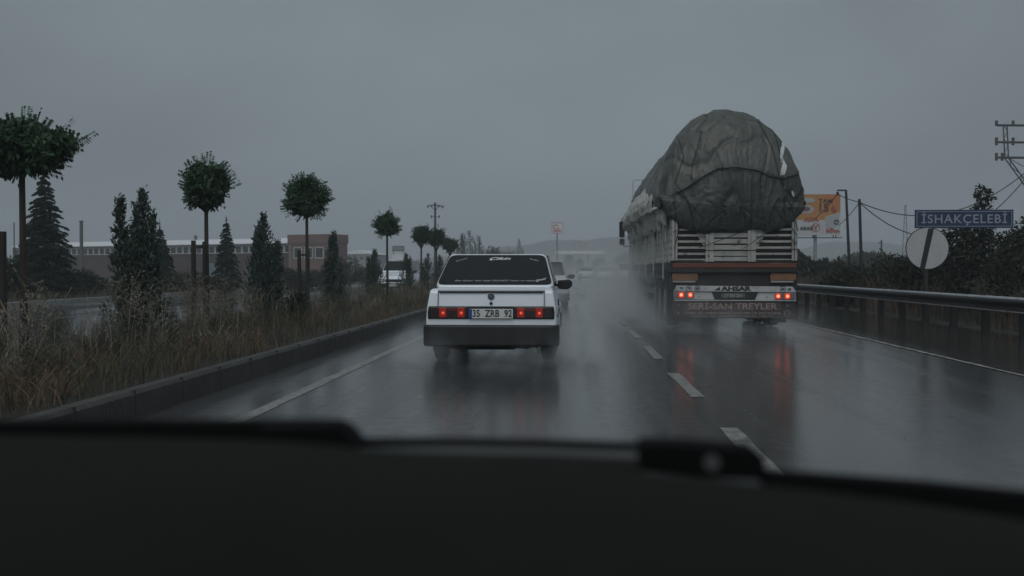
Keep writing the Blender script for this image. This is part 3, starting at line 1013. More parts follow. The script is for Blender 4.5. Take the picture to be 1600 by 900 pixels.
# sides: uprights and boards
for s in (-1, 1):
    sd = MB()
    x = s * 1.21
    a, b = sorted((x, x - s * 0.025))
    for k in range(7):
        z = 1.42 + k * 0.135
        sd.box(a, b, 0.05, 13.0, z - 0.045, z + 0.045)
    a2, b2 = sorted((x + s * 0.002, x + s * 0.009))
    for k in range(52):
        yy = 0.1 + k * 0.247
        sd.box(a2, b2, yy, yy + 0.11, 1.34, 2.42 + 0.05 * rnd.random())
    sd.build('side_boards', m_slatside, truck)
    for k in range(5):
        yy = 1.6 + k * 2.5
        MB().box(min(x + s * .0095, x + s * .03), max(x + s * .0095, x + s * .03), yy, yy + 0.12, 1.0, 2.35).build('side_post', m_slatside, truck)
    MB().box(min(x, x - s * .05), max(x, x - s * .05), 0.05, 13.0, 1.16, 1.33).build('side_rail', m_redbar if s > 0 else m_trkdark, truck)
    MB().box(min(x - s * .03, x - s * .035), max(x - s * .03, x - s * .035), 0.12, 12.9, 1.34, 2.3).build('inner_panel', m_trkdark, truck)
    MB().box(min(x, x - s * .04), max(x, x - s * .04), 4.6, 10.0, 0.50, 0.62).box(min(x, x - s * .04), max(x, x - s * .04), 4.6, 10.0, 0.78, 0.88).build('side_guard', m_trkdark, truck)
    for yy in (1.7, 3.0, 4.2, 10.6, 11.9, 14.8):
        r_ = 0.5
        x_out = s * 1.18
        mb = MB()
        n = 28
        prof = [(0, r_ * .6), (0.03, r_ * .93), (0.15, r_), (0.27, r_ * .93), (0.30, r_ * .6)]
        vs = [(x_out - s * aa, yy + bb * math.cos(2 * PI * k / n), r_ + bb * math.sin(2 * PI * k / n)) for aa, bb in prof for k in range(n)]
        fs = [(i * n + k, i * n + (k + 1) % n, (i + 1) * n + (k + 1) % n, (i + 1) * n + k) for i in range(len(prof) - 1) for k in range(n)]
        fs += [tuple(range(n)), tuple(range((len(prof) - 1) * n, len(prof) * n))]
        wh = MB().add(vs, fs).build('wheel', m_black, truck)
        xa, xb = sorted((x_out - s * 0.05, x_out + s * 0.012))
        MB().prism([(yy + .29 * math.cos(2 * PI * k / 20), r_ + .29 * math.sin(2 * PI * k / 20)) for k in range(20)], 'x', xa, xb).build('rim', m_rim, wh, bevel=0.02)
    MB().box(min(s * 1.19, s * .85), max(s * 1.19, s * .85), 0.95, 4.75, 1.04, 1.08).box(min(s * 1.19, s * .85), max(s * 1.19, s * .72), 0.92, 0.95, 0.12, 1.08).build('mudguard', m_trkdark, truck)
# cab
m_cab = pmat('cab_paint', (0.25, 0.27, 0.28), 0.4, coat=0.2)
MB().prism([(13.5, 0.7), (13.5, 3.0), (13.8, 3.3), (15.2, 3.1), (15.6, 2.0), (15.7, 0.5), (14.9 + .55, 0.5), (14.9 + .45, 0.95), (14.3, 0.95), (14.2, 0.6)], 'x', -1.15, 1.15).build('cab', m_cab, truck, bevel=0.06, seg=3)
MB().box(-1.16, 1.16, 15.3, 15.72, 0.35, 0.7).build('front_bumper', m_dark, truck, bevel=0.03)
MB().hexa([(-1.0, 15.46, 2.0), (1.0, 15.46, 2.0), (1.0, 15.62, 2.0), (-1.0, 15.62, 2.0), (-0.95, 15.12, 2.85), (.95, 15.12, 2.85), (.95, 15.32, 2.85), (-.95, 15.32, 2.85)]).build('windscreen', m_glass, truck)
for s in (-1, 1):
    mr = MB()
    mr.box(min(s * 1.38, s * 1.56), max(s * 1.38, s * 1.56), 14.05, 14.13, 2.27, 2.80)
    mr.box(min(s * 1.38, s * 1.55), max(s * 1.38, s * 1.55), 14.05, 14.14, 2.02, 2.22)
    mo = mr.build('mirror', m_dark, truck, bevel=0.02)
    MB().tube([(s * 1.12, 14.2, 1.98), (s * 1.40, 14.1, 1.97), (s * 1.47, 14.1, 2.04), (s * 1.47, 14.12, 2.9), (s * 1.12, 14.2, 2.95)], 0.016, 6).build('mirror_arm', m_dark, mo)
# roof wind deflector frame, seen beyond the load
MB().tube([(-1.14, 13.6, 3.0), (-1.14, 13.6, 4.10), (-1.0, 13.6, 4.14), (1.0, 13.6, 4.14)], 0.018, 6).build('headboard_frame', m_bumpw, truck)

# ---- covered load: one thing, tarpaulin + parts
load = thing('covered_load', 'bulging dark grey tarpaulin load roped down on the slatted truck', 'cargo', (TX, TY, 1.9))
LZ = 1.9
def load_mesh():
    nth = 260
    rows = []
    n_dome, n_body, n_front = 70, 90, 12
    for i in range(n_dome + 1):
        ph = (i / n_dome) * PI / 2
        rows.append(('d', max(0.001, math.sin(ph)) ** 0.80, (1 - math.cos(ph))))
    for i in range(1, n_body + 1):
        rows.append(('b', 1.0, i / n_body))
    for i in range(1, n_front + 1):
        ph = i / n_front * PI / 2
        rows.append(('f', max(0.001, math.cos(ph)) ** 0.7, math.sin(ph)))
    V = []
    for (kd, k, q) in rows:
        for j in range(nth):
            th = 2 * PI * j / nth
            sn, cs = math.sin(th), math.cos(th)
            D = 0.10 + 1.15 * min(1, max(0, (sn + 0.25) / 1.25)) ** 1.3
            if kd == 'd':
                y = -0.14 + D * q
            elif kd == 'b':
                y = -0.14 + D + (12.0 - D) * q
            else:
                y = 11.86 + 0.9 * q
            up_ = sn > 0
            bz = 2.03 if up_ else 0.50
            hx = 1.33
            cx_ = cs if up_ else math.copysign(abs(cs) ** 0.55, cs)
            x = 0.02 + hx * cx_ * k * (1.12 if cx_ < 0 else 1.0)
            z = 2.40 + bz * sn * k
            if kd != 'f' and up_:
                z += 0.05 * math.sin(y * 0.9 + 0.8) * sn * k * min(1, y / 2 if y > 0 else 0)
            # gathered hem: in the lower corners the tarp rides higher
            if not up_:
                z += (0.42 if cs < 0 else 0.22) * max(0, abs(cs) - 0.35) * k * (1.0)
            n3 = Vector((cs * (1 / hx), 0, sn / bz))
            if kd == 'd':
                n3 = n3 * k + Vector((0, -(1 - k ** 2) ** 0.5 * 1.0, 0))
            n3.normalize()
            p = Vector((x, y, z))
            d = 0.05 * noise.noise(p * 0.9 + Vector((3, 1, 2)))
            d += 0.02 * noise.noise(p * 2.1)
            # long folds falling from the crown, a few deep, many shallow
            wx = noise.noise(p * 0.7 + Vector((9, 4, 1))) * 0.5
            q1 = Vector(((x + wx) * 1.9, (y + wx) * 1.6, z * 0.30))
            r1 = 1 - abs(noise.noise(q1 + Vector((0, 0, 5)))) * 2.2
            r2 = 1 - abs(noise.noise(Vector(((x - wx) * 4.4, y * 3.6, z * 0.45 + x * .5)))) * 2.2
            sg_ = 1 if x > 0 else -1
            r3 = 1 - abs(noise.noise(Vector(((x * 0.9 + sg_ * z * 0.55) * 4.2, y * 3, (z - sg_ * x) * 0.7)))) * 2.2
            r4 = 1 - abs(noise.noise(Vector(((x + wx * .6) * 9, y * 7, z * 1.6)))) * 2.2
            low = max(0, min(1, (3.3 - z) / 1.0))
            d += -0.055 * max(0, r1) ** 9 + 0.024 * max(0, r2) ** 6 - 0.018 * low * max(0, r3) ** 7 - 0.009 * max(0, r4) ** 4
            d += 0.006 * noise.noise(p * 11)
            # overlapping upper sheet ends in a hanging hem across the rear
            if y < 1.1:
                zc = np.interp(x, [-1.3, -0.95, -0.35, 0.45, 0.9, 1.35], [2.62, 2.78, 3.16, 3.12, 2.96, 3.10]) + 0.02 * noise.noise(Vector((x * 5, 0, 0)))
                step = 1 / (1 + math.exp(-(z - zc) / 0.012))
                d += 0.026 * step
                # below it the lower sheet bellies out
                d += 0.03 * math.exp(-((z - 2.5) / 0.3) ** 2) * max(0, 1 - abs(x))
            p = p + n3 * d
            V.append((p.x, p.y, p.z - LZ))
    F = []
    nr_ = len(rows)
    for i in range(nr_ - 1):
        for j in range(nth):
            j2 = (j + 1) % nth
            F.append((i * nth + j, i * nth + j2, (i + 1) * nth + j2, (i + 1) * nth + j))
    return V, F


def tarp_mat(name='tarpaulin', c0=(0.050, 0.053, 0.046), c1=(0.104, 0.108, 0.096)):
    m = bpy.data.materials.new(name)
    m.use_nodes = True
    t = m.node_tree
    b = t.nodes['Principled BSDF']
    tcn = N(t, 'ShaderNodeTexCoord')
    def nz(scale, det=6, st=(1, 1, 1), loc=(0, 0, 0), rough=0.5):
        mpn = N(t, 'ShaderNodeMapping')
        mpn.inputs['Scale'].default_value = st
        mpn.inputs['Location'].default_value = loc
        L(t, tcn.outputs['Object'], mpn.inputs[0])
        n = N(t, 'ShaderNodeTexNoise')
        n.inputs['Scale'].default_value = scale
        n.inputs['Detail'].default_value = det
        n.inputs['Roughness'].default_value = rough
        L(t, mpn.outputs[0], n.inputs['Vector'])
        return n.outputs['Fac']
    r1 = N(t, 'ShaderNodeValToRGB')
    r1.color_ramp.elements[0].position = 0.3
    r1.color_ramp.elements[0].color = (*c0, 1)
    r1.color_ramp.elements[1].position = 0.7
    r1.color_ramp.elements[1].color = (*c1, 1)
    L(t, nz(1.6, 8, rough=0.65), r1.inputs[0])
    # dark wet stains
    st = N(t, 'ShaderNodeMapRange')
    st.inputs['From Min'].default_value = 0.60
    st.inputs['From Max'].default_value = 0.70
    L(t, nz(2.3, 8, (1, 1, 0.45), (4.2, 0, 1.1), 0.6), st.inputs['Value'])
    mx_ = N(t, 'ShaderNodeMixRGB')
    L(t, M2('MULTIPLY', st.outputs[0], 0.85, t), mx_.inputs[0])
    L(t, r1.outputs[0], mx_.inputs[1])
    mx_.inputs[2].default_value = (0.022, 0.021, 0.018, 1)
    # the lower sheet is a darker one
    sp = N(t, 'ShaderNodeSeparateXYZ')
    L(t, tcn.outputs['Object'], sp.inputs[0])
    L(t, mx_.outputs[0], b.inputs['Base Color'])
    b.inputs['Roughness'].default_value = 0.42
    b.inputs['Specular IOR Level'].default_value = 0.5
    wv = nz(38, 3, (0.25, 1, 2.2))
    bp = N(t, 'ShaderNodeBump')
    bp.inputs['Strength'].default_value = 0.5
    bp.inputs['Distance'].default_value = 0.01
    L(t, M2('ADD', wv, nz(10, 5), t), bp.inputs['Height'])
    # fine sharp creases in the cloth
    cw = N(t, 'ShaderNodeMapping')
    cw.inputs['Scale'].default_value = (2.4, 2.0, 0.45)
    cw.inputs['Rotation'].default_value = (0, 0.25, 0)
    L(t, tcn.outputs['Object'], cw.inputs[0])
    cn = N(t, 'ShaderNodeTexNoise')
    cn.inputs['Scale'].default_value = 1.6
    cn.inputs['Detail'].default_value = 3
    cn.inputs['Distortion'].default_value = 0.3
    L(t, cw.outputs[0], cn.inputs['Vector'])
    rid = M2('POWER', M2('SUBTRACT', 1.0, M2('MULTIPLY', M2('ABSOLUTE', M2('SUBTRACT', cn.outputs['Fac'], 0.5, t), 0, t), 7.0, t), t, True), 3.0, t)
    bp2 = N(t, 'ShaderNodeBump')
    bp2.inputs['Strength'].default_value = 0.35
    bp2.inputs['Distance'].default_value = 0.015
    L(t, rid, bp2.inputs['Height'])
    L(t, bp.outputs[0], bp2.inputs['Normal'])
    L(t, bp2.outputs[0], b.inputs['Normal'])
    return m


LV, LF = load_mesh()
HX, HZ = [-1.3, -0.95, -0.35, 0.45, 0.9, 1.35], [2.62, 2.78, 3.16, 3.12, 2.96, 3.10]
LVa = np.array(LV)
LFa = np.array(LF)
cen = LVa[LFa].mean(axis=1)
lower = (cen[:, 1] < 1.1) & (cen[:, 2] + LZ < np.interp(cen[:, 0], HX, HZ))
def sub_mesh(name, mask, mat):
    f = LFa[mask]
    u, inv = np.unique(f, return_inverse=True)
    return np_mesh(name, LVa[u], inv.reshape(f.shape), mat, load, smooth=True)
tarp = sub_mesh('tarpaulin', ~lower, tarp_mat())
tarp2 = sub_mesh('tarpaulin', lower, tarp_mat('lower_tarpaulin', (0.018, 0.020, 0.0175), (0.042, 0.045, 0.040)))
tarp2['label'] = 'darker sheet below the hem'
bvh = BVHTree.FromPolygons([Vector(v) for v in LV], LF)


def rearhit(x, z):
    h = bvh.ray_cast(Vector((x, -4, z - LZ)), Vector((0, 1, 0)))
    return h[0] if h[0] else None


def sidehit(y, z, s):
    h = bvh.ray_cast(Vector((s * 5, y, z - LZ)), Vector((-s, 0, 0)))
    return h[0] if h[0] else None


def drape(pts, off=0.02, sub=10):
    out = []
    for a, b in zip(pts[:-1], pts[1:]):
        for k in range(sub):
            t = k / sub
            h = rearhit(a[0] + (b[0] - a[0]) * t, a[1] + (b[1] - a[1]) * t)
            if h:
                out.append(h + Vector((0, -off, 0)))
    h = rearhit(*pts[-1])
    if h:
        out.append(h + Vector((0, -off, 0)))
    return out


m_rope = pmat('rope', (0.02, 0.018, 0.016), 0.8)
m_hem = pmat('hem', (0.016, 0.016, 0.014), 0.8)
def taut(a, b, sag=0.0, n=14):
    return [Vector(a).lerp(Vector(b), k / n) + Vector((0, 0, -sag * 4 * (k / n) * (1 - k / n))) for k in range(n + 1)]
hp = drape([(-1.1, 2.70), (-0.92, 2.80), (-0.6, 3.02), (-0.35, 3.15), (0, 3.18), (0.42, 3.12), (0.7, 2.99), (0.95, 2.97), (1.3, 3.08)], 0.02)
MB().tube(hp, 0.010, 5).build('hem', m_hem, load)
for pts in ([(-1.05, 3.9), (-0.98, 3.4), (-1.15, 2.9), (-0.85, 2.45), (-0.62, 2.2)], [(0.30, 2.95), (0.30, 2.0)], [(0.86, 3.9), (0.95, 3.1), (0.93, 2.5), (0.95, 2.2)], [(1.05, 2.9), (0.90, 2.3), (0.35, 2.0)],
            [(-0.60, 3.95), (-0.8, 3.3), (-0.85, 2.95)], [(1.0, 2.35), (1.45, 2.9)], [(0.55, 4.15), (0.75, 3.6), (0.85, 3.0)]):
    p = drape(pts, 0.008)
    if len(p) > 2:
        MB().tube(p, 0.008, 5).build('rope', m_rope, load)
for a, b in (((0.42, -0.14, 2.05), (-0.70, -0.06, 1.62)), ((0.86, -0.14, 2.12), (0.18, -0.06, 1.62)), ((-1.2, -0.06, 1.93), (-0.95, -0.12, 2.06)), ((1.2, -0.06, 1.85), (0.95, -0.12, 2.2)), ((1.21, -0.06, 1.95), (1.05, -0.1, 2.5)), ((-1.0, -0.08, 2.42), (-1.17, -0.06, 1.6)), ((-0.9, -0.035, 1.575), (1.2, -0.035, 1.59))):
    pts = [Vector(q) - Vector((0, 0, LZ)) for q in taut(a, b, 0.01)]
    MB().tube(pts, 0.0075, 5).build('rope', m_rope, load)
# white strips of torn sheet
m_strip = pmat('torn_white_plastic', (0.5, 0.53, 0.53), 0.45, var=0.2, vscale=6, dirt=(0.12, 0.12, 0.11), dscale=6, dthr=0.56)
def ribbon(pts, ws, name='torn_strip'):
    c = drape(pts, 0.03, 5)
    if len(c) < 3:
        return
    mb = MB()
    vs, fs = [], []
    for i, p in enumerate(c):
        t = i / (len(c) - 1)
        w = np.interp(t, np.linspace(0, 1, len(ws)), ws) * (1 + 0.15 * noise.noise(Vector((i * .3, 0, ws[0] * 50))))
        q = Vector((0, -0.012 - 0.02 * abs(noise.noise(Vector((i * .4, 2, 1)))), 0))
        vs += [p + Vector((-w / 2, 0, 0)) + q, p + Vector((w / 2, 0, 0)), p + Vector((w / 2, 0.006, 0)), p + Vector((-w / 2, 0.006, 0)) + q]
    for i in range(len(c) - 1):
        a = 4 * i
        for k in range(4):
            fs.append((a + k, a + (k + 1) % 4, a + 4 + (k + 1) % 4, a + 4 + k))
    fs += [(3, 2, 1, 0), (len(vs) - 4, len(vs) - 3, len(vs) - 2, len(vs) - 1)]
    mb.add(vs, fs).build(name, m_strip, load)
ribbon([(1.06, 3.98), (1.02, 3.72), (0.92, 3.40), (0.97, 3.22), (0.91, 3.03)], [0.03, 0.075, 0.06, 0.09, 0.10, 0.09])
ribbon([(1.16, 3.80), (1.27, 3.60), (1.33, 3.40)], [0.03, 0.05, 0.03])
ribbon([(1.36, 3.45), (1.38, 3.30), (1.42, 3.2)], [0.02, 0.05, 0.02])
ribbon([(1.42, 2.85), (1.44, 2.7), (1.45, 2.6)], [0.02, 0.07, 0.03])
ribbon([(1.10, 2.72), (1.13, 2.62)], [0.03, 0.05, 0.03])
# crumpled white sheet spilling over the left side of the load
m_sheet = pmat('dirty_white_sheet', (0.44, 0.435, 0.41), 0.6, var=0.35, vscale=4, dirt=(0.10, 0.09, 0.07), dscale=3.2, dthr=0.54, damt=0.7, bump=0.6, bscale=14)
def sheet_side(y0, y1, z0f, z1f, name, seed, s=-1, xout=0.09):
    nu, nv = 110, 40
    V = []
    for i in range(nu + 1):
        y = y0 + (y1 - y0) * i / nu
        zt, zb_ = z1f(y), z0f(y)
        for j in range(nv + 1):
            t = j / nv
            z = zb_ + (zt - zb_) * t
            h = sidehit(y, max(z, 2.32), s)
            x = h.x if h else s * 1.35
            if abs(x) < 1.30:
                x = s * 1.30
            p = Vector((y * 0.8, z * 1.2, seed))
            cr = (1 - abs(noise.noise(Vector((p.x * 3.2, p.y * 1.6, seed)))) * 2) * 0.06 + (1 - abs(noise.noise(Vector((p.x * 8, p.y * 4.2, seed)))) * 2) * 0.045 + noise.noise(p * 1.1) * 0.10
            env = math.sin(PI * min(1, max(0, t))) ** 0.4 * math.sin(PI * i / nu) ** 0.3
            x = x + s * (xout * 0.3 + cr) * env + (-s * 0.04 * (1 - env))
            V.append((x, y, z - LZ))
    F = [(i * (nv + 1) + j, i * (nv + 1) + j + 1, (i + 1) * (nv + 1) + j + 1, (i + 1) * (nv + 1) + j) for i in range(nu) for j in range(nv)]
    o = np_mesh(name, V, F, m_sheet, load, smooth=True)
    so = o.modifiers.new('thick', 'SOLIDIFY')
    so.thickness = 0.006
    return o


sheet_side(1.6, 12.6, lambda y: 2.02 + 0.16 * noise.noise(Vector((y * 1.4, 3, 0))), lambda y: 2.62 + 0.55 * max(0, math.sin((y - 1.2) * 0.28)) + 0.2 * noise.noise(Vector((y * 1.1, 9, 0))), 'white_sheet', 1.0, xout=.24)
sheet_side(0.35, 1.7, lambda y: 2.1 + 0.12 * noise.noise(Vector((y * 3, 1, 0))), lambda y: 2.45 + 0.10 * noise.noise(Vector((y * 3, 9, 0))), 'white_sheet', 4.0, xout=.1)
# hanging tatters down the slats
for k in range(54):
    y = 0.2 + rnd.random() * 12.4
    ztop = 2.25 + rnd.random() * 0.2
    ln = 0.25 + rnd.random() * 0.75
    w = 0.03 + rnd.random() * 0.10
    x = -1.275 - rnd.random() * 0.05
    MB().hexa([(x - .01, y, ztop - ln - LZ), (x, y, ztop - ln - LZ), (x, y + w * .5, ztop - ln - LZ), (x - .01, y + w * .5, ztop - ln - LZ), (x - .01, y, ztop - LZ), (x, y, ztop - LZ), (x, y + w, ztop - LZ), (x - .01, y + w, ztop - LZ)]).build('tatter', m_sheet, load)

# ------------------------------------------------------------------ guardrail
gr = thing('guardrail', 'long galvanised roadside guardrail of steel beam on dark posts', 'guardrail', (7.5, 0, 0))
prof = [(-0.02, 0.70), (0.0, 0.72), (0.085, 0.72), (0.095, 0.71), (0.095, 0.695), (0.02, 0.685), (-0.015, 0.655), (-0.015, 0.63), (0.055, 0.60), (0.055, 0.565), (-0.015, 0.535), (-0.015, 0.50), (0.0, 0.475), (-0.03, 0.468), (-0.045, 0.50), (-0.045, 0.54), (0.025, 0.57), (0.025, 0.595), (-0.045, 0.625), (-0.045, 0.66)]
bm_ = MB().prism(prof, 'y', -5, 140, 2)  # face in the shaded steel; lip and lower bead keep the bright galvanised tone
bm_.prism([(-0.030, 0.690), (-0.027, 0.703), (0.0, 0.7225), (0.03, 0.7275), (0.088, 0.7275), (0.088, 0.7205), (0.0, 0.7205), (-0.0205, 0.702), (-0.024, 0.690)], 'y', -5, 140, 0)
bm_.prism([(-0.055, 0.478), (-0.053, 0.492), (-0.046, 0.494), (-0.046, 0.476)], 'y', -5, 140, 0)
for k in range(24):
    yy = 5.0 + 4.72 * k
    for j in range(3):
        bm_.prism(disc(0.012, 8, 0.03, yy + 0.09 * j - 0.09), 'z', 0.7265, 0.737, 1)
    for zz in (0.64, 0.52):
        bm_.prism([(yy + .014 * math.cos(q), zz + .014 * math.sin(q)) for q in [PI * i / 4 for i in range(8)]], 'x', -0.06, -0.04, 1)
bm_.build('beam', [m_galv, m_galvd, m_railface], gr)
for k in range(70):
    yy = 5.0 + 1.573 * k
    MB().prism([(0.03, yy - 0.04), (0.16, yy - 0.04), (0.16, yy - 0.033), (0.04, yy - 0.033), (0.04, yy + 0.033), (0.16, yy + 0.033), (0.16, yy + 0.04), (0.03, yy + 0.04)], 'z', -0.2, 0.69).build('post', m_galvd, gr)

# ------------------------------------------------------------------ vegetation
def branch_tube(mb, a, b, r0, r1, rng, n=5, wob=0.05):
    a, b = Vector(a), Vector(b)
    pts, rs = [], []
    ln = (b - a).length
    for i in range(n + 1):
        t = i / n
        p = a.lerp(b, t) + Vector((rng.normal(), rng.normal(), rng.normal())) * wob * ln * math.sin(PI * t) * 0.5
        pts.append(p)
        rs.append(r0 + (r1 - r0) * t)
    mb.tube(pts, rs, 6)


def ball_tree(seed, H=3.1, cr=0.52, trunk_h=1.95, lean=0.0, flat=1.0):
    cr *= 0.80
    rng = np.random.default_rng(seed)
    mb = MB()
    pts = [(0, 0, -0.1), (0.01, 0, 0.6), (lean * .5, 0.01, trunk_h * .6), (lean, 0, trunk_h)]
    mb.tube(pts, [0.055, 0.045, 0.04, 0.034], 8)
    zc = H - cr * 1.02 * flat
    cz = cr * 0.92 * flat
    base = np.array([lean, 0, trunk_h - 0.02])
    Cs, Ds, Ls = [], [], []
    for k in range(300):
        th = rng.uniform(0, 2 * PI)
        u = rng.uniform(-0.98, 1)
        s = math.sqrt(1 - u * u)
        s = s ** 0.8
        lump = 1 + 0.55 * noise.noise(Vector((math.cos(th) * s * 1.5 + seed, math.sin(th) * s * 1.5, u * 1.6 + 3))) + rng.normal() * 0.06
        e = np.array([lean + math.cos(th) * s * cr * lump, math.sin(th) * s * cr * lump, zc + u * cz * (lump if u > 0 else 1.08)])
        if k < 14:
            branch_tube(mb, base, e * 0.7 + base * 0.3, 0.02, 0.006, rng)
        ctr = np.array([lean, 0, zc - .1 * cr])
        d = e - ctr
        ln = np.linalg.norm(d)
        d = d / ln
        n = 46
        t = rng.uniform(0.12, 1.0, n) ** 0.6
        rad = 0.085 * rng.uniform(0.1, 1, n)
        off = rng.normal(size=(n, 3))
        off -= (off @ d)[:, None] * d
        off /= np.linalg.norm(off, axis=1, keepdims=True)
        P0 = (1 - t)[:, None] * ctr + t[:, None] * e
        Cs.append(P0 + off * rad[:, None])
        Ds.append(off * 0.9 + d * 0.6 + np.array([0, 0, -0.25]))
        Ls.append(rng.uniform(0.05, 0.095, n))
        if rng.random() < 0.45:   # a shoot with ranked leaves sticking out
            m2 = 14
            dd = (e - np.array([lean, 0, zc])); dd /= np.linalg.norm(dd)
            dd = dd * 0.8 + np.array([0, 0, 0.35]); dd /= np.linalg.norm(dd)
            tt_ = np.linspace(0, 0.17 * rng.uniform(.3, 1.25), m2)
            sd = np.cross(dd, rng.normal(size=3)); sd /= np.linalg.norm(sd)
            sg = np.where(np.arange(m2) % 2 == 0, 1, -1)[:, None]
            Cs.append(e + tt_[:, None] * dd + sg * sd * 0.028)
            Ds.append(sg * sd + dd * 0.5 + np.array([0, 0, -0.2]))
            Ls.append(np.full(m2, 0.06))
    C, D, LL = np.concatenate(Cs), np.concatenate(Ds), np.concatenate(Ls)
    V, F = leaves(C, D, LL, LL * 0.5, rng, droop=0.15)
    return mb, V, F


def juniper(seed, h=2.2, r=0.42, tips=3, n=7500, low=0.05, fan=0.3, lobes=None):
    rng = np.random.default_rng(seed)
    mb = MB()
    mb.tube([(0, 0, -0.1), (0, 0.01, h * .4), (0.02, 0, h * .7)], [0.05, 0.03, 0.008], 7)
    if lobes is None:
        lobes = [(0, 0, h, r)]
        for k in range(tips):
            a = rng.uniform(0, 2 * PI)
            d = r * rng.uniform(0.3, 0.7)
            lobes.append((math.cos(a) * d, math.sin(a) * d * .7, h * rng.uniform(0.55, 0.93), r * rng.uniform(.4, .6)))
    Cs, Ds, Ls = [], [], []
    per = 15
    tot = sum(l[2] * l[3] for l in lobes)
    for li, (lx, ly, lh, lr) in enumerate(lobes):
        npl = int(n / per * lh * lr / tot)
        for k in range(npl):
            t = rng.uniform(low, 1) ** 0.9
            pr = min(1, t / 0.28) ** 0.5 * max(0.0, 1 - t) ** 0.8 * 1.3
            th = rng.uniform(0, 2 * PI)
            lump = noise.noise(Vector((math.cos(th) * 1.5 + seed, math.sin(th) * 1.5, t * lh * 3.0)))
            rr0 = lr * pr * rng.uniform(.25, 1.0) ** .5 * (1 + 0.8 * lump) * (1.25 if rng.random() < .12 else 1)
            base = np.array([lx * (1 - fan + 1.5 * fan * t) + math.cos(th) * rr0, ly + math.sin(th) * rr0, t * lh])
            d = np.array([math.cos(th) * rng.uniform(.15, .8), math.sin(th) * rng.uniform(.15, .8), 1.0])
            d /= np.linalg.norm(d)
            q = np.linspace(-.5, .5, per) * rng.uniform(.10, .27) * (h / 2.0)
            Cs.append(base + q[:, None] * d + rng.normal(size=(per, 3)) * (.022 * np.linspace(1.3, .3, per))[:, None])
            Ds.append(np.tile(d, (per, 1)) + rng.normal(size=(per, 3)) * .6)
            Ls.append(rng.uniform(.04, .085, per) * (h / 2.0) ** .5)
    C, D, LL = np.concatenate(Cs), np.concatenate(Ds), np.concatenate(Ls)
    V, F = leaves(C, D, LL, LL * 0.36, rng)
    return mb, V, F


def cedar(seed, h=4.9, r=1.5):
    rng = np.random.default_rng(seed)
    mb = MB()
    mb.tube([(0, 0, -0.1), (0.02, 0, h * .5), (0, 0.02, h * .97)], [0.10, 0.06, 0.01], 8)
    Cs, Ds, Ls = [], [], []
    nw = int(h / 0.15)
    for w in range(nw):
        t = 0.08 + 0.9 * w / nw
        z = t * h
        bl_ = r * (1 - t) ** 0.85 * (1.0 if t > 0.15 else 0.85) + 0.05
        nb = max(4, int(9 * (1 - t) + 4))
        a0 = rng.uniform(0, 2 * PI)
        for b in range(nb):
            a = a0 + 2 * PI * b / nb + rng.normal() * .25
            ln = bl_ * rng.uniform(.72, 1.12)
            k = int(50 + 110 * ln)
            s = rng.uniform(0.08, 1, k) ** 0.8
            rise = 0.22 * ln
            zz = z + rise * s - 0.42 * ln * s ** 2 + rng.normal() * .03
            C = np.stack([np.cos(a) * s * ln, np.sin(a) * s * ln, zz], axis=1)
            sd = np.array([-math.sin(a), math.cos(a), 0])
            wdt = 0.30 * ln * np.sin(PI * np.clip(s, .05, .97)) + .02
            q = rng.uniform(-1, 1, k)
            C = C + sd * (q * wdt)[:, None]
            C[:, 2] += -0.06 * np.abs(q) * ln + rng.normal(size=k) * .015
            D = np.cos(a) * np.array([1, 0, 0]) + np.sin(a) * np.array([0, 1, 0]) + sd * q[:, None] * .9 + np.array([0, 0, -.35])
            Cs.append(C); Ds.append(D + rng.normal(size=(k, 3)) * .2); Ls.append(rng.uniform(.09, .19, k))
            if w % 3 == 0 and b % 2 == 0:
                mb.tube([(0, 0, z), (math.cos(a) * ln * .5, math.sin(a) * ln * .5, z + .1 * ln), (math.cos(a) * ln * .9, math.sin(a) * ln * .9, z - .12 * ln)], [.018, .012, .004], 5)
    d = np.array([0, 0, 1.0])
    Cs.append(np.array([0, 0, h]) + rng.normal(size=(60, 3)) * np.array([.02, .02, .1])); Ds.append(np.tile(d, (60, 1)) + rng.normal(size=(60, 3)) * .4); Ls.append(np.full(60, .08))
    C, D, LL = np.concatenate(Cs), np.concatenate(Ds), np.concatenate(Ls)
    V, F = leaves(C, D, LL, LL * 0.33, rng)
    return mb, V, F


def bush(seed, h=1.6, rx=1.2, ry=1.0, n=5000, leaf=0.10, lumps=6):
    rng = np.random.default_rng(seed)
    mb = MB()
    Cs, Ds = [], []
    for k in range(lumps):
        a = rng.uniform(0, 2 * PI)
        q = rng.uniform(0.1, .65)
        c = np.array([math.cos(a) * rx * q, math.sin(a) * ry * q, h * rng.uniform(.35, .62)])
        if k == 0:
            c = np.array([0, 0, h * .5])
        rr0 = np.array([rx * rng.uniform(.4, .6), ry * rng.uniform(.4, .6), h * rng.uniform(.36, .5)])
        mb.tube([(0, 0, -.05), tuple(c * .5), tuple(c)], [.03, .02, .008], 5)
        nn = n // lumps
        v = rng.normal(size=(nn, 3)); v /= np.linalg.norm(v, axis=1, keepdims=True)
        rad = rng.uniform(.35, 1, nn) ** .4
        l2 = np.array([noise.noise(Vector(tuple(x * 2.4 + k))) for x in v])
        P0 = c + v * rr0 * (rad * (1 + .55 * l2))[:, None]
        P0[:, 2] = np.abs(P0[:, 2])
        Cs.append(P0); Ds.append(v + rng.normal(size=(nn, 3)) * .7 + np.array([0, 0, .3]))
    C, D = np.concatenate(Cs), np.concatenate(Ds)
    LL = rng.uniform(leaf * .6, leaf * 1.3, len(C))
    V, F = leaves(C, D, LL, LL * .5, rng)
    return mb, V, F


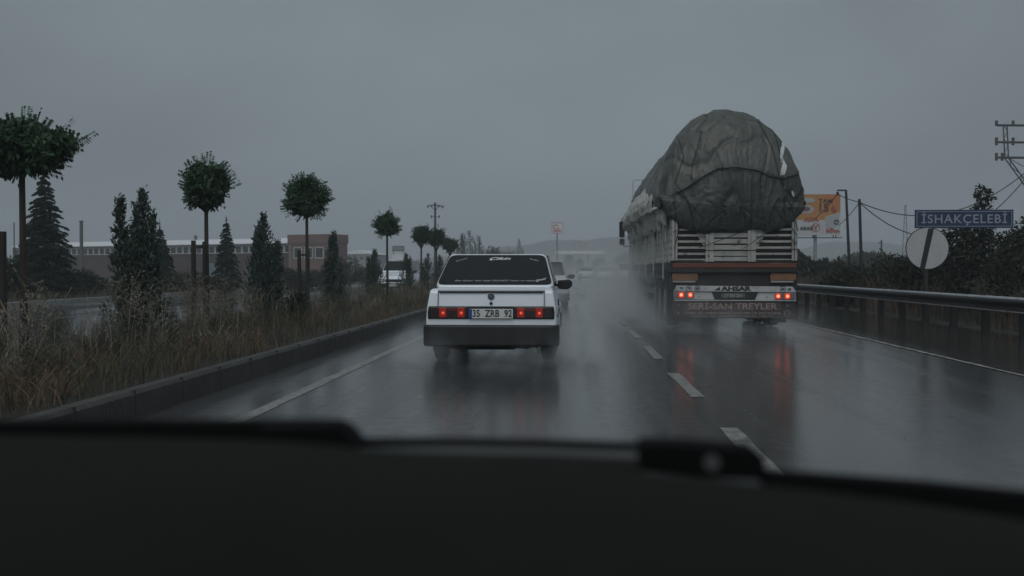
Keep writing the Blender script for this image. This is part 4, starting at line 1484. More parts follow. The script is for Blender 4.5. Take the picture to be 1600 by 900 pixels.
def plant(name, label, cat, loc, data, mat, group=None, rotz=0.0, crown='crown'):
    mb, V, F = data
    t = thing(name, label, cat, loc, rotz, group)
    mb.build('trunk' if 'bush' not in name and 'shrub' not in name else 'stem', m_bark, t, smooth=True)
    np_mesh(crown, V, F, mat, t)
    return t


MX = -6.2
def on_line(px, X):
    """distance Y at which the line X = const shows at pixel column px"""
    return X * 1600 / (px - 890)


stm = m_stake
G1 = 'clipped round-headed trees along the planted median'
tree_specs = [
    (12, -6.45, 2.93, 0.64, 'large round-headed tree whose broad crown is cut by the picture edge', 11, 2.42),
    (313, -6.2, 3.0, 0.44, 'round-headed tree with a flat-topped bushy crown, tied to a stake with a crossbar', 12, 2.2),
    (475, -6.2, 3.36, 0.56, 'round-headed tree with a forked trunk, standing before the pink end of the factory', 13, 2.42),
    (603, -6.2, 3.08, 0.44, 'slim round-headed tree standing before the oncoming white minivan', 14, 2.35),
    (657, -6.2, 3.0, 0.42, 'first of three crowded round-headed trees, beside the utility pole', 15, 2.05),
    (681, -6.2, 3.05, 0.44, 'middle of three crowded round-headed trees, in line with the utility pole', 16, 2.05),
    (703, -6.2, 2.8, 0.40, 'last and smallest of three crowded round-headed trees beyond the saloon', 17, 1.9),
]
for (px, X, H, cr, lab, seed, th_) in tree_specs:
    Y = on_line(px, X)
    t = plant('round_tree', lab, 'tree', (X, Y, 0.17), ball_tree(seed, H - .17, cr, th_ - .17, flat=0.58 if seed == 11 else 1.0), m_leaf, G1)
# stakes with cross bars
def stake(px, Y, ztop, zb, w, label, bar=None):
    p = at(px, 421, Y)
    mb = MB()
    t = thing('tree_stake', label, 'stake', (p.x, Y, 0.15), 0, 'wooden stakes beside the median trees')
    mb.prism(disc(w, 8), 'z', -0.1, ztop - .15)
    mb.build('post', stm, t)
    if bar:
        MB().box(min(0, bar) - 0.02, max(0, bar) + 0.02, -0.03, 0.03, ztop - .15 - 0.13, ztop - .15 - 0.08).build('crossbar', stm, t)
    return t


Y2 = on_line(313, -6.2)
stake(302.5, Y2 - 0.05, 1.2 + (421 - 375) * Y2 / 1600, 0, 0.042, 'stake with a crossbar holding the flat-topped round-headed tree', 0.13)
stake(319, Y2 - 0.1, 1.2 + (421 - 377) * Y2 / 1600, 0, 0.03, 'slender second stake against the trunk of the flat-topped tree')
Y3 = on_line(475, -6.2)
stake(467.5, Y3 - 0.05, 1.2 + (421 - 391) * Y3 / 1600, 0, 0.045, 'stake on the kerb-far side of the forked round-headed tree', 0.14)
stake(481, Y3 - 0.05, 1.2 + (421 - 392) * Y3 / 1600, 0, 0.045, 'stake on the saloon side of the forked round-headed tree')
Y1 = on_line(10, -6.45)
stake(3.5, Y1 - 0.2, 1.2 + (421 - 361) * Y1 / 1600, 0, 0.05, 'thick stake beside the large cut-off round-headed tree')

G2 = 'junipers between the round-headed trees'
Yj = on_line(198, -6.3)
plant('juniper', 'tallest many-tipped juniper, rising from dry weeds in the median', 'juniper', (-6.3, Yj, .15), juniper(21, 2.22, .36, 0, 18000, 0.04, 0.5, [(0, 0, 1.6, .38), (-.19, 0, 2.04, .21), (.07, .03, 2.18, .23), (.22, -.04, 1.82, .18), (-.02, .1, 1.9, .2)]), m_leaf2, G2)
Yj = on_line(405, -6.3)
plant('juniper', 'broad pointed juniper with a leaning side tip, midway between two staked trees', 'juniper', (-6.3, Yj, .15), juniper(22, 2.12, .36, 0, 14000, .04, .4, [(0, 0, 2.12, .36), (.25, 0, 1.62, .2), (-.13, .05, 1.75, .25), (.08, -.1, 1.4, .3)]), m_leaf2, G2)
Yj = on_line(517, -6.3)
plant('juniper', 'juniper with wispy tips standing before the grey far hall', 'juniper', (-6.3, Yj, .15), juniper(23, 2.0, .38, 3, 9000, .04, .2), m_leaf2, G2)
Yj = on_line(583, -6.3)
plant('juniper', 'short rounded juniper just before the slim round-headed tree', 'juniper', (-6.3, Yj, .15), juniper(24, 1.65, .36, 3, 7000, .04, .1), m_leaf2, G2)
Yj = on_line(633, -6.3)
plant('juniper', 'narrow juniper overlapping the oncoming white minivan', 'juniper', (-6.3, Yj, .15), juniper(25, 1.62, .34, 2, 6000), m_leaf2, G2)
for px, hh, rr, lab in ((668, 1.75, .38, 'juniper under the first of the three crowded round-headed trees'), (686, 1.7, .42, 'juniper under the middle of the three crowded round-headed trees'), (705, 1.6, .42, 'juniper showing just over the saloon roof corner')):
    Yj = on_line(px, -6.3)
    plant('juniper', lab, 'juniper', (-6.3, Yj, .15), juniper(26 + px, hh, rr, 3, 5000), m_leaf2, G2)

G3 = 'cedars beyond the far carriageway'
for px, Y, ptop, rr, lab, sd in ((70, 38, 262, 1.42, 'tallest dark cedar, broad and tiered, by the cut-off round-headed tree', 31), (250, 48, 352, 1.0, 'slender cedar before the factory windows, between juniper and stake', 32), (354, 52, 342, 0.88, 'narrow-topped cedar above the blue-grey board', 33)):
    p = at(px, 421, Y)
    h = 1.2 + (421 - ptop) * Y / 1600 - .1
    plant('cedar', lab, 'cedar', (p.x, Y, .1), cedar(sd, h, rr), m_leaf3, G3)
# far trees at the end of the median
far_ts = [(733, 92, 362, 1.1, 'j', 'spiky clump of cypress tops above the saloon roof'), (748, 95, 368, 0.8, 'j', 'slimmer cypress at the end of the spiky clump'), (722, 90, 366, 0.6, 'j', 'single pointed cypress leading the spiky clump'),
          (768, 110, 382, 1.6, 'b', 'low rounded tree showing above the saloon roof'), (811, 160, 375, 0.9, 'j', 'pale pointed tree almost lost in the haze above the saloon'), (790, 150, 392, 3.0, 'b', 'hazy low tree mass between two distant pointed trees')]
for i, (px, Y, ptop, rr, kd, lab) in enumerate(far_ts):
    p = at(px, 421, Y)
    h = 1.2 + (421 - ptop) * Y / 1600
    if kd == 'j':
        plant('cypress', lab, 'cypress', (p.x, Y, 0), juniper(50 + i, h, rr, 3, 5000), m_leaf2, 'distant trees beyond the median')
    else:
        plant('broadleaf_tree', lab, 'tree', (p.x, Y, 0), bush(50 + i, h, rr, rr, 4000, .2), m_bushleaf, 'distant trees beyond the median')
for i, (px, Y, ptop, rr, lab) in enumerate([(975, 260, 397, 3.4, 'round hazy tree beside the truck, beyond the white minivan'), (940, 240, 401, 2.2, 'hazy dome-shaped tree above the white hatchback'), (890, 330, 398, 2.6, 'faint tree under the filling station canopy'),
                                          (905, 330, 402, 2.0, 'fainter small tree under the filling station canopy')]):
    p = at(px, 421, Y)
    plant('broadleaf_tree', lab, 'tree', (p.x, Y, 0), bush(70 + i, 1.2 + (421 - ptop) * Y / 1600, rr, rr, 2500, .4), m_bushleaf, 'hazy trees around the filling station')

# far-side bushes in front of the factory
G4 = 'dark bushes beyond the far carriageway'
fb = [(18, 37, 405, 1.0, 'low dark bush at the foot of the thin stepped mast'), (112, 42, 418, 1.3, 'dark bush at the foot of the tallest cedar'), (150, 44, 432, 1.2, 'low bush between the tallest cedar and the tallest juniper'),
      (228, 46, 410, 1.3, 'dark bush behind the tallest juniper'), (285, 47, 424, 1.4, 'low bush behind the crossbar stake'), (345, 50, 433, 1.0, 'dark shrub under the blue-grey board'), (440, 58, 418, 1.6, 'round dark bush before the factory wall beside the broad juniper'),
      (470, 60, 428, 1.4, 'low bush behind the two stakes of the forked tree'), (500, 66, 420, 1.8, 'bush at the foot of the pink end wall'), (548, 72, 405, 1.9, 'rounded tall bush before the grey far hall'), (575, 78, 416, 1.7, 'low bush between two junipers, far side'), (640, 95, 405, 1.9, 'bush under the rooftop lettering')]
for i, (px, Y, ptop, rr, lab) in enumerate(fb):
    p = at(px, 421, Y)
    plant('bush', lab, 'bush', (p.x, Y, .0), bush(80 + i, 1.2 + (421 - ptop) * Y / 1600, rr, rr, 3600, .12), m_bushleaf, G4, crown='foliage')
plant('shrub', 'round dark shrub low in the median grass below the forked tree', 'shrub', (at(462, 421, 19.5).x, 19.5, .17), bush(99, .62, .33, .33, 2600, .05), m_bushleaf, None, crown='foliage')

# right side bushes
G5 = 'dark bushes beyond the guardrail'
rb_ = [(1262, 60, 402, 1.5, 'bush under the billboard beside the truck'), (1292, 55, 408, 1.7, 'low bush around the billboard column'), (1330, 120, 398, 4.5, 'hazy round tree clump behind the arm post'), (1375, 110, 396, 4.0, 'hazy round tree clump behind the plain post'),
       (1345, 40, 416, 1.5, 'low scrubby bush at the foot of the two posts'), (1400, 38, 402, 1.6, 'dark bush beside the round white sign'), (1425, 30, 396, 1.3, 'taller dark bush behind the round white sign'),
       (1475, 30, 400, 1.3, 'dark bush under the first letters of the town sign'), (1320, 33, 425, 1.2, 'low scrub beside the guardrail beyond the truck'), (1600, 24, 396, 1.4, 'tall dark bush cut by the picture edge'), (1560, 28, 402, 1.3, 'dark bush beneath the end of the town sign')]
for i, (px, Y, ptop, rr, lab) in enumerate(rb_):
    p = at(px, 421, Y)
    plant('bush', lab, 'bush', (p.x, Y, .05), bush(120 + i, 1.2 + (421 - ptop) * Y / 1600, rr, rr, 5200, .11 if Y < 50 else .3), m_bushleaf, G5, crown='foliage')
# trees by the town sign
def leafy_tree(seed, h, blobs, n=5000, leaf=0.11):
    rng = np.random.default_rng(seed)
    mb = MB()
    mb.tube([(0, 0, -.1), (0.03, 0, h * .5), (0, 0, h * .92)], [.07, .05, .012], 7)
    Cs, Ds = [], []
    tot_ = sum(b[3] ** 2 for b in blobs)
    for (bx, by, bz, br) in blobs:
        mb.tube([(0, 0, bz * .6), (bx * .6, by * .6, bz * .85), (bx, by, bz)], [.025, .015, .005], 5)
        nn = int(n * br ** 2 / tot_)
        v = rng.normal(size=(nn, 3)); v /= np.linalg.norm(v, axis=1, keepdims=True)
        rad = rng.uniform(.2, 1, nn) ** .45
        l2 = np.array([noise.noise(Vector(tuple(x * 2.0 + bz))) for x in v])
        Cs.append(np.array([bx, by, bz]) + v * (br * rad * (1 + .6 * l2))[:, None]); Ds.append(v + rng.normal(size=(nn, 3)) * .7 + np.array([0, 0, -.3]))
    C, D = np.concatenate(Cs), np.concatenate(Ds)
    LL = rng.uniform(leaf * .6, leaf * 1.3, len(C))
    V, F = leaves(C, D, LL, LL * .55, rng, .2)
    return mb, V, F


p = at(1533, 421, 27)
plant('broadleaf_tree', 'leafy tree whose narrow top pokes above the blue town sign', 'tree', (p.x, 27, .05), leafy_tree(201, 3.2, [(0.05, 0, 3.05, .26), (0.0, 0, 2.62, .30), (-.1, 0, 2.25, .42), (-.62, 0, 1.95, .42), (-.3, 0, 1.5, .7), (.35, 0, 1.5, .65), (0, 0, .9, .9)], 9000, .10), m_bushleaf, None)
p = at(1602, 421, 30)
plant('broadleaf_tree', 'dark broad tree beyond the end of the town sign, cut by the picture edge', 'tree', (p.x, 30, .05), leafy_tree(202, 2.7, [(0.1, 0, 2.1, .55), (-.35, 0, 1.75, .42), (.6, 0, 1.9, .6), (0, 0, 1.1, .9)], 7000, .11), m_bushleaf, None)

# --------------- weeds and grass
def blades(n, xf, yf, hmin, hmax, w, lean, rng, zf, mat, name, label, power=1.0, cluster=None):
    x, y = xf(n), yf(n)
    if cluster is not None:
        k = max(1, n // cluster[0])
        ci = rng.integers(0, k, n)
        x = x[:k][ci] + rng.normal(size=n) * cluster[1]
        y = y[:k][ci] + rng.normal(size=n) * cluster[1]
    z = zf(x)
    h = rng.uniform(hmin, hmax, n) ** power
    fld = np.array([noise.noise(Vector((a * .9, b * .35, 1.5))) for a, b in zip(x, y)])
    h = h * (1 + .55 * fld) * np.where((x < -5) & (x > -8), .78, 1.0)
    a = rng.uniform(0, 2 * PI, n)
    ln = lean * rng.uniform(.2, 1, n) * h
    bx, by = np.cos(a) * ln, np.sin(a) * ln
    s = rng.uniform(0, 2 * PI, n)
    sx, sy = np.cos(s) * w / 2, np.sin(s) * w / 2
    P0 = np.stack([x - sx, y - sy, z], 1); P1 = np.stack([x + sx, y + sy, z], 1)
    m0 = np.stack([x + bx * .35 + sx * .8, y + by * .35 + sy * .8, z + h * .6], 1); m1 = np.stack([x + bx * .35 - sx * .8, y + by * .35 - sy * .8, z + h * .6], 1)
    t0 = np.stack([x + bx + sx * .25, y + by + sy * .25, z + h * .97], 1); t1 = np.stack([x + bx - sx * .25, y + by - sy * .25, z + h], 1)
    V = np.stack([P0, P1, m0, m1, t0, t1], 1).reshape(-1, 3)
    b = (np.arange(n) * 6)[:, None]
    F = np.concatenate([b + np.array([[0, 1, 2, 3]]), b + np.array([[3, 2, 4, 5]])], 0)
    o = np_mesh(name, V, F, mat)
    return tag(o, label, 'grass', None, 'stuff')


rg_ = np.random.default_rng(5)
def ysq(y0, y1, p=2.0):
    return lambda n: y0 + (y1 - y0) * rg_.uniform(0, 1, n) ** p
def zmed(x):
    return np.interp(x, [-7.9, -7.7, -6.8, -5.2, -3.62], [-.02, .02, .15, .19, .18])
def zver(x):
    return np.interp(x, [8.2, 8.9, 10.5, 16], [.0, .04, .14, .19])


blades(40000, lambda n: rg_.uniform(-7.9, -3.66, n), ysq(4.5, 90), .05, .25, .007, .7, rg_, zmed, m_grass, 'grass', 'olive and straw coloured grass covering the median')
blades(10000, lambda n: rg_.uniform(-7.0, -3.75, n), ysq(4.5, 70), .08, .30, .006, .9, rg_, zmed, m_grassred, 'grass', 'reddish dry grass clumps along the median kerb', cluster=(70, .09))
blades(6500, lambda n: rg_.uniform(-6.9, -3.9, n), ysq(4.5, 60), .12, .42, .005, .7, rg_, zmed, m_straw, 'grass', 'pale straw tufts in the median grass', cluster=(90, .07))
blades(1100, lambda n: rg_.uniform(-7.6, -4.6, n), ysq(6, 70), .4, .85, .007, .35, rg_, zmed, m_straw, 'grass', 'tall pale straw stalks standing in the median')
blades(19000, lambda n: 8.3 + 4 * rg_.uniform(0, 1, n) ** 1.3, ysq(6, 110), .1, .42, .009, .5, rg_, zver, m_vergegrass, 'grass', 'dry grass behind the guardrail')
blades(3600, lambda n: rg_.uniform(8.5, 11, n), ysq(14, 90), .35, .9, .008, .4, rg_, zver, m_grassred, 'grass', 'tall pale stalks behind the guardrail', cluster=(40, .18))
blades(9000, lambda n: -17.7 - 5 * rg_.uniform(0, 1, n) ** 1.5, ysq(20, 130, 1.2), .1, .4, .02, .4, rg_, lambda x: 0.1 + 0 * x, m_grass, 'grass', 'rough grass along the far carriageway kerb')


def weed_mesh(rng, h, spread, nst, leaf_n, leaf_l, head):
    """a branching weed: thin stems, small leaves, seed heads -> V, F"""
    Vs, Fs, k = [], [], 0
    def strip(a, b, w):
        nonlocal k
        d = b - a
        s = np.cross(d, rng.normal(size=3)); s = s / (np.linalg.norm(s) + 1e-9) * w / 2
        Vs.append(np.stack([a - s, a + s, b + s * .6, b - s * .6])); Fs.append(np.arange(4) + k); k += 4
    Cs, Ds = [], []
    for i in range(nst):
        a = rng.uniform(0, 2 * PI)
        tip = np.array([math.cos(a) * spread * rng.uniform(.2, 1), math.sin(a) * spread * rng.uniform(.2, 1), h * rng.uniform(.6, 1)])
        p0 = np.array([rng.normal() * .02, rng.normal() * .02, 0])
        mid = p0 * .5 + tip * .5 + np.array([0, 0, .08 * h])
        strip(p0, mid, .009); strip(mid, tip, .006)
        for j in range(5):
            t = rng.uniform(.4, .95)
            q = (mid + (tip - mid) * (t - .4) / .6) if t > .5 else p0 + (mid - p0) * t * 2
            e = q + np.array([rng.normal() * .09, rng.normal() * .09, rng.uniform(.03, .16)]) * (h / .8)
            strip(q, e, .005)
            Cs.append(e + rng.normal(size=(head, 3)) * .012); Ds.append(rng.normal(size=(head, 3)) + np.array([0, 0, 1]))
        t = rng.uniform(.08, .95, leaf_n)[:, None]
        Cs.append(p0 + (tip - p0) * t + rng.normal(size=(leaf_n, 3)) * .025); Ds.append(rng.normal(size=(leaf_n, 3)) + np.array([0, 0, .2]))
    C, D = np.concatenate(Cs), np.concatenate(Ds)
    LL = rng.uniform(.5, 1.3, len(C)) * leaf_l
    V2, F2 = leaves(C, D, LL, LL * .42, rng)
    V = np.concatenate(Vs + [V2]); F = np.concatenate([np.array(Fs), F2 + k])
    return V, F


def weed_patch(name, label, spots, mat, seeds):
    rng = np.random.default_rng(seeds)
    protos = [weed_mesh(rng, 1.0, .22, 7, 22, .035, 4) for _ in range(5)]
    Vs, Fs, k = [], [], 0
    for (x, y, z, h) in spots:
        V, F = protos[int(rng.integers(0, 5))]
        a = rng.uniform(0, 2 * PI)
        c, s = math.cos(a), math.sin(a)
        q = V @ np.array([[c, s, 0], [-s, c, 0], [0, 0, 1]]) * np.array([h * 1.1, h * 1.1, h]) + np.array([x, y, z])
        Vs.append(q); Fs.append(F + k); k += len(V)
    o = np_mesh(name, np.concatenate(Vs), np.concatenate(Fs), mat)
    return tag(o, label, 'weeds', None, 'stuff')


sp1, sp2, sp3, sp4 = [], [], [], []
for k in range(300):
    y = 6.0 + 55 * rnd.random() ** 1.7
    x = -7.7 + 3.7 * rnd.random()
    hmax = 0.32 if x > -4.6 else 0.55
    sp1.append((x, y, .15, hmax * (0.45 + .65 * rnd.random())))
for k in range(60):
    y = 7 + 40 * rnd.random() ** 1.5
    x = -7.4 + 2.6 * rnd.random()
    sp2.append((x, y, .15, 0.4 + .4 * rnd.random()))
for k in range(210):
    y = 12 + 70 * rnd.random() ** 1.4
    sp3.append((8.35 + 3.2 * rnd.random(), y, .05, 0.6 + .5 * rnd.random()))
for px, Y in ((300, 15.3), (325, 15.0), (285, 16), (345, 16.5), (200, 12.5), (222, 12.2), (178, 13), (250, 12.8), (60, 9.5), (30, 9)):
    p = at(px, 421, Y)
    sp2.append((p.x, Y, .15, .95))
m_dweed = pmat('dark_weed_leaf', (0.028, 0.04, 0.022), 0.8, island=0.6, col2=(0.05, 0.05, 0.034), spec=0.2)
sp4 = [(-7.4 + 3.4 * rnd.random(), 6.0 + 50 * rnd.random() ** 1.6, .15, 0.22 + .30 * rnd.random()) for k in range(330)]
weed_patch('weeds', 'low dark green weeds filling the median grass', sp4, m_dweed, 9)
weed_patch('weeds', 'grey-green bushy weeds scattered through the median', sp1, m_weed, 1)
weed_patch('weeds', 'tall dry branching weeds with seed heads in the median', sp2, m_straw, 2)
weed_patch('weeds', 'tall brown weeds crowding behind the guardrail', sp3, m_weed, 3)
# single long leaning stalks
for (a, b, Y, lab) in (((38, 598), (82, 500), 8.2, 'long pale stalk leaning low over the weeds, by the cut-off tree'), ((216, 600), (236, 505), 10.5, 'long pale stalk bent in front of the tallest juniper')):
    pa, pb = at(*a, Y), at(*b, Y)
    t = MB().tube([pa, pa.lerp(pb, .5) + Vector((-.01, 0, .01)), pb], [.005, .004, .002], 5).build('grass_stalk', m_straw)
    tag(t, lab, 'stalk')

# ------------------------------------------------------------------ factory and far buildings
P0 = at(22, 421, 150)
P1 = at(455, 421, 126)
fd = Vector((P1.x - P0.x, P1.y - P0.y, 0))
flen = fd.length
fang = math.atan2(fd.y, fd.x)
fac = thing('factory', 'long low brick factory with a strip of windows under a pale roof', 'factory', (P0.x, P0.y, 0), fang)
MB().box(0, flen, 0, 7, 0, 3.28).build('wall', m_brick, fac)
MB().box(0, flen, 0.12, 7, 3.28, 4.45).build('upper_wall', m_conc, fac)
MB().prism([(-0.35, 4.45), (-0.35, 4.55), (3, 5.25), (4.5, 5.25), (7.2, 4.55), (7.2, 4.45)], 'x', -0.3, flen - 0.02).build('roof', m_roof, fac)
MB().box(0, flen, -0.10, 0.115, 3.285, 3.36).build('sill', m_winframe, fac)
nwin = 46
pitch = flen / nwin
for k in range(nwin):
    x0 = k * pitch
    fr = MB()
    a, b = x0 + 0.05, x0 + pitch - 0.05
    fr.box(a, a + .07, 0.03, 0.115, 3.362, 4.25).box(b - .07, b, 0.03, 0.115, 3.362, 4.25).box(a + .07, b - .07, 0.03, 0.115, 4.18, 4.25)
    f = fr.build('window', m_winframe, fac)
    MB().box(a + .07, b - .07, 0.08, 0.11, 3.363, 4.18).build('pane', m_winglass, f)
MB().tube([(flen * .35, 4, 5.0), (flen * .35, 4, 6.0)], 0.12, 8).build('roof_vent', m_polegrey, fac)
MB().tube([(flen * .62, 4, 5.0), (flen * .62, 4, 5.9)], 0.22, 8).build('roof_vent', m_polegrey, fac)
# pink end block
e0 = at(455, 421, 125.4)
end = thing('office_block', 'taller pink-rendered block at the end of the brick factory', 'building', (P1.x, P1.y, 0), fang)
wl = 6.3
MB().box(0.02, wl, -0.5, 3.2, 0, 4.40).build('wall', m_brick2, end)
MB().box(-0.05, wl + .08, -0.62, 3.3, 4.41, 5.5).build('parapet', m_brick2, end)
MB().box(-0.02, wl + .03, -0.56, -0.51, 4.33, 4.40).build('cornice', m_conc, end)
for k in range(3):
    a = 0.9 + k * 1.7
    f = MB().box(a, a + 1.3, -0.56, -0.502, 2.55, 2.65).box(a, a + 1.3, -0.56, -0.502, 3.85, 3.93).box(a, a + .08, -0.56, -0.502, 2.65, 3.85).box(a + 1.22, a + 1.3, -0.56, -0.502, 2.65, 3.85).build('window', m_winframe, end)
    MB().box(a + .08, a + 1.22, -0.53, -0.503, 2.65, 3.85).build('pane', m_winglass, f)
MB().tube([(0.35, -.6, 0), (0.35, -.6, 4.3)], .07, 6).build('downpipe', m_conc, end)
# grey far hall
q0 = at(537, 421, 250)
fh = thing('hall', 'pale grey hall far behind the junipers, beside the pink block', 'building', (q0.x, 250, 0))
MB().box(0, 7.2, 0, 20, 0, 5.0).build('wall', m_conc, fh)
MB().prism([(-.3, 5.0), (3.6, 6.1), (7.5, 5.0)], 'y', -.3, 20).build('roof', m_roof, fh)
for k in range(4):
    f = MB().box(.9 + k * 1.5, 2.0 + k * 1.5, -.04, .0, 3.6, 4.4).build('window', m_winglass, fh)
MB().box(2.6, 4.6, -.05, 0, 0, 2.6).build('door', m_polegrey, fh)
# rooftop sign structure
q = at(622, 421, 190)
rs = thing('roadside_sign', 'sign with dark letters over a pale board, beyond the slim round-headed tree', 'sign', (q.x, 190, 0))
MB().box(-1.1, 1.2, 0, .12, 4.6, 5.6).build('sign_frame', m_polegrey, rs)
k0 = MB()
for k in range(6):
    k0.box(-1.0 + k * .36, -.76 + k * .36, -.03, -.001, 4.85, 5.4)
k0.build('letter_blocks', m_conc, rs)
MB().box(-1.1, 1.1, 0, .1, 2.2, 4.0).build('pale_board', m_roof, rs)
MB().tube([(-.9, .2, 0), (-.9, .2, 5.6)], .07, 6).tube([(.9, .2, 0), (.9, .2, 5.6)], .07, 6).build('sign_post', m_polegrey, rs)
# blue-grey board on posts beyond the far road
q = at(346, 421, 55)
bb = thing('board', 'blank blue-grey board on two posts before the factory', 'board', (q.x, 55, .1))
MB().box(-.83, .83, 0, .05, .72, 1.45).build('board_panel', pmat('blue_grey_panel', (0.16, 0.22, 0.25), .5, var=.1, vscale=2), bb, bevel=.01)
for s in (-1, 1):
    MB().box(s * .68 - .05, s * .68 + .05, .052, .14, -.1, 1.5).build('leg', m_pole, bb)
MB().box(-.8, .8, .055, .12, 0.0, .62).build('backing', m_pole, bb)
# chimney pole and thin mast
q = at(127.5, 421, 95)
ch = MB()
ch.tube([(0, 0, 0), (0, 0, 1.2 + 76 * 95 / 1600)], .16, 12)
ch.tube([(0, 0, 1.2 + 76 * 95 / 1600), (0, 0, 1.2 + 78 * 95 / 1600)], .19, 12)
tag(ch.build('chimney', m_polegrey, loc=(q.x, 95, 0)), 'grey metal chimney rising beside the tallest cedar', 'chimney')
q = at(22.5, 421, 70)
ms = MB()
ms.tube([(0, 0, 0), (0, 0, 2.75)], .10, 8)
ms.tube([(0, 0, 2.75), (0, 0, 4.5)], .04, 8)
tag(ms.build('mast', m_polegrey, loc=(q.x, 70, 0)), 'thin stepped mast between the cut-off tree and the tallest cedar', 'mast')
# utility pole beyond the median
q = at(680, 421, 130)
up_ = thing('utility_pole', 'tall utility pole with a bowed crossarm above the crowded median trees', 'utility pole', (q.x, 130, 0))
MB().tube([(0, 0, 0), (0, 0, 9.75)], [.19, .12], 8).build('pole', m_pole, up_)
MB().tube([(-1.0, 0, 9.05), (-.75, 0, 9.35), (0, 0, 9.45), (.75, 0, 9.3), (1.05, 0, 9.0)], .07, 6).build('crossarm', m_pole, up_)
MB().tube([(-.45, 0, 9.3), (0, 0, 8.6)], .04, 5).tube([(.45, 0, 9.3), (0, 0, 8.6)], .04, 5).build('brace', m_pole, up_)
for x in (-.98, -.5, .5, 1.02):
    MB().tube([(x, 0, 9.1), (x, 0, 9.42)], .06, 6).build('insulator', m_pole, up_)
for x in (-.48, .5):
    MB().tube([(x, 0, 7.75), (x, 0, 8.1)], .09, 6).tube([(0, 0, 7.95), (x, 0, 7.95)], .03, 5).build('insulator', m_pole, up_)

# red and white totem sign, filling station
m_red = pmat('sign_red', (0.42, 0.05, 0.04), .5)
m_signw = pmat('sign_white', (0.7, 0.7, 0.68), .5)
q = at(870.5, 421, 215)
ts = thing('totem_sign', 'small red-edged white sign on a tall thin pole above the road', 'sign', (q.x, 215, 0))
MB().tube([(0, 0, 0), (0, 0, 8.8)], .13, 8).build('pole', m_polegrey, ts)
zc = 1.2 + 65 * 215 / 1600
pn = MB().box(-1.15, 1.15, -.1, .1, zc - 1.15, zc + 1.1).build('sign_panel', m_signw, ts)
MB().box(-1.15, 1.15, -.14, -.101, zc + 1.0, zc + 1.1).box(-1.15, 1.15, -.14, -.101, zc - 1.15, zc - 1.05).box(-1.15, -1.05, -.14, -.101, zc - 1.05, zc + 1.0).box(1.05, 1.15, -.14, -.101, zc - 1.05, zc + 1.0).build('border', m_red, pn)
MB().tube([(-.35 + .5 * math.cos(a), -.13, zc + .2 + .45 * math.sin(a)) for a in [PI * .25 * k for k in range(8)]] + [(.55, -.13, zc - .1)], .09, 5).build('emblem', m_red, pn)
MB().box(-.8, .8, -.14, -.101, zc - .8, zc - .5).build('letter_band', m_red, pn)
q = at(905, 421, 300)
fs_ = thing('filling_station', 'faint pale filling station canopy and price board at the end of the road', 'building', (q.x, 300, 0))
MB().box(-7, 7.6, 0, 8, 5.6, 6.6).build('canopy', m_signw, fs_, bevel=.05)
for x in (-6.4, -2, 2.5, 7.0):
    MB().box(x - .25, x + .25, 1, 1.5, 0, 5.6).build('column', m_conc, fs_)
MB().box(-1.0, 2.6, 8.2, 8.6, 7.0, 9.6).build('price_board', m_conc, fs_)
MB().box(2.6, 5.6, 8.2, 8.6, 6.9, 7.5).build('price_board', m_conc, fs_)

# ------------------------------------------------------------------ billboard
BY = 70
bc = at(1283, 421, BY)
bill = thing('billboard', 'orange and white restaurant billboard on a column beside the truck', 'billboard', (0, BY, 0))
bill.location = (bc.x, BY, 0)
def bx(px, py):
    p = at(px, py, BY)
    return p.x - bc.x, p.z
xl, zt = bx(1200, 303.5)
xr, zb_ = bx(1313, 367.5)
m_or = pmat('poster_orange', (0.42, 0.20, 0.06), .6, col2=None, var=.12, vscale=.5)
m_or2 = pmat('poster_orange_deep', (0.46, 0.15, 0.05), .6, var=.1, vscale=.5)
m_brown = pmat('poster_brown', (0.07, 0.025, 0.02), .6)
m_rust = pmat('poster_rust', (0.36, 0.075, 0.03), .6)
m_pwhite = pmat('poster_white', (0.46, 0.46, 0.47), .6, var=.05)
m_pgrey = pmat('poster_lightgrey', (0.36, 0.37, 0.385), .6)
pn = MB().box(xl, xr, 0, .18, zb_, zt).build('panel', m_pwhite, bill)
xs0, zs0 = bx(1290, 345.5)
_, z57 = bx(0, 347)
x91, _z = bx(1291, 0)
x_13, z_31 = bx(1312, 331.5)
x92, z37 = bx(1293, 337.5)
MB().prism([(xl + .02, z57), (x91, z57), (x91, z37 - .1), (x92, z37), (xr - .02, z_31), (xr - .02, zt - .02), (xl + .02, zt - .02)], 'y', -.006, 0).build('orange_field', m_or, pn)
xa, _ = bx(1272, 0)
MB().prism([(xa + .6, zt - .03), (xr - .03, zt - .03), (xr - .03, z_31 + .05), (xr - .5, z_31 + .5), (xr - .25, zt - .6)], 'y', -.010, -.0065).build('deep_orange_field', m_or2, pn)
MB().prism([(x91 + .02, z57 - .5), (x91 + .02, z37 - .15), (x92 + .03, z37 - .06), (xr - .03, z_31 - .06), (xr - .3, z_31 - .9), (x91 + .6, z57 - .7)], 'y', -.006, -.001).build('pale_field', m_pgrey, pn)
def bt_(s, px, py, hpx, mat, xs=1.0, bold=.01, shear=0):
    x, z = bx(px, py)
    return text('lettering', s, hpx * BY / 1600 / .72, mat, pn, (x, -.02, z), xs=xs, bold=bold, depth=.004, shear=shear)
bt_('TAM', 1290.2, 314.2, 6.4, m_brown, 1.2, .012)
bt_('15', 1286.2, 325.3, 12.5, m_brown, 1.0, .02)
x, z = bx(1302.6, 326)
lk_ = BY / 1600
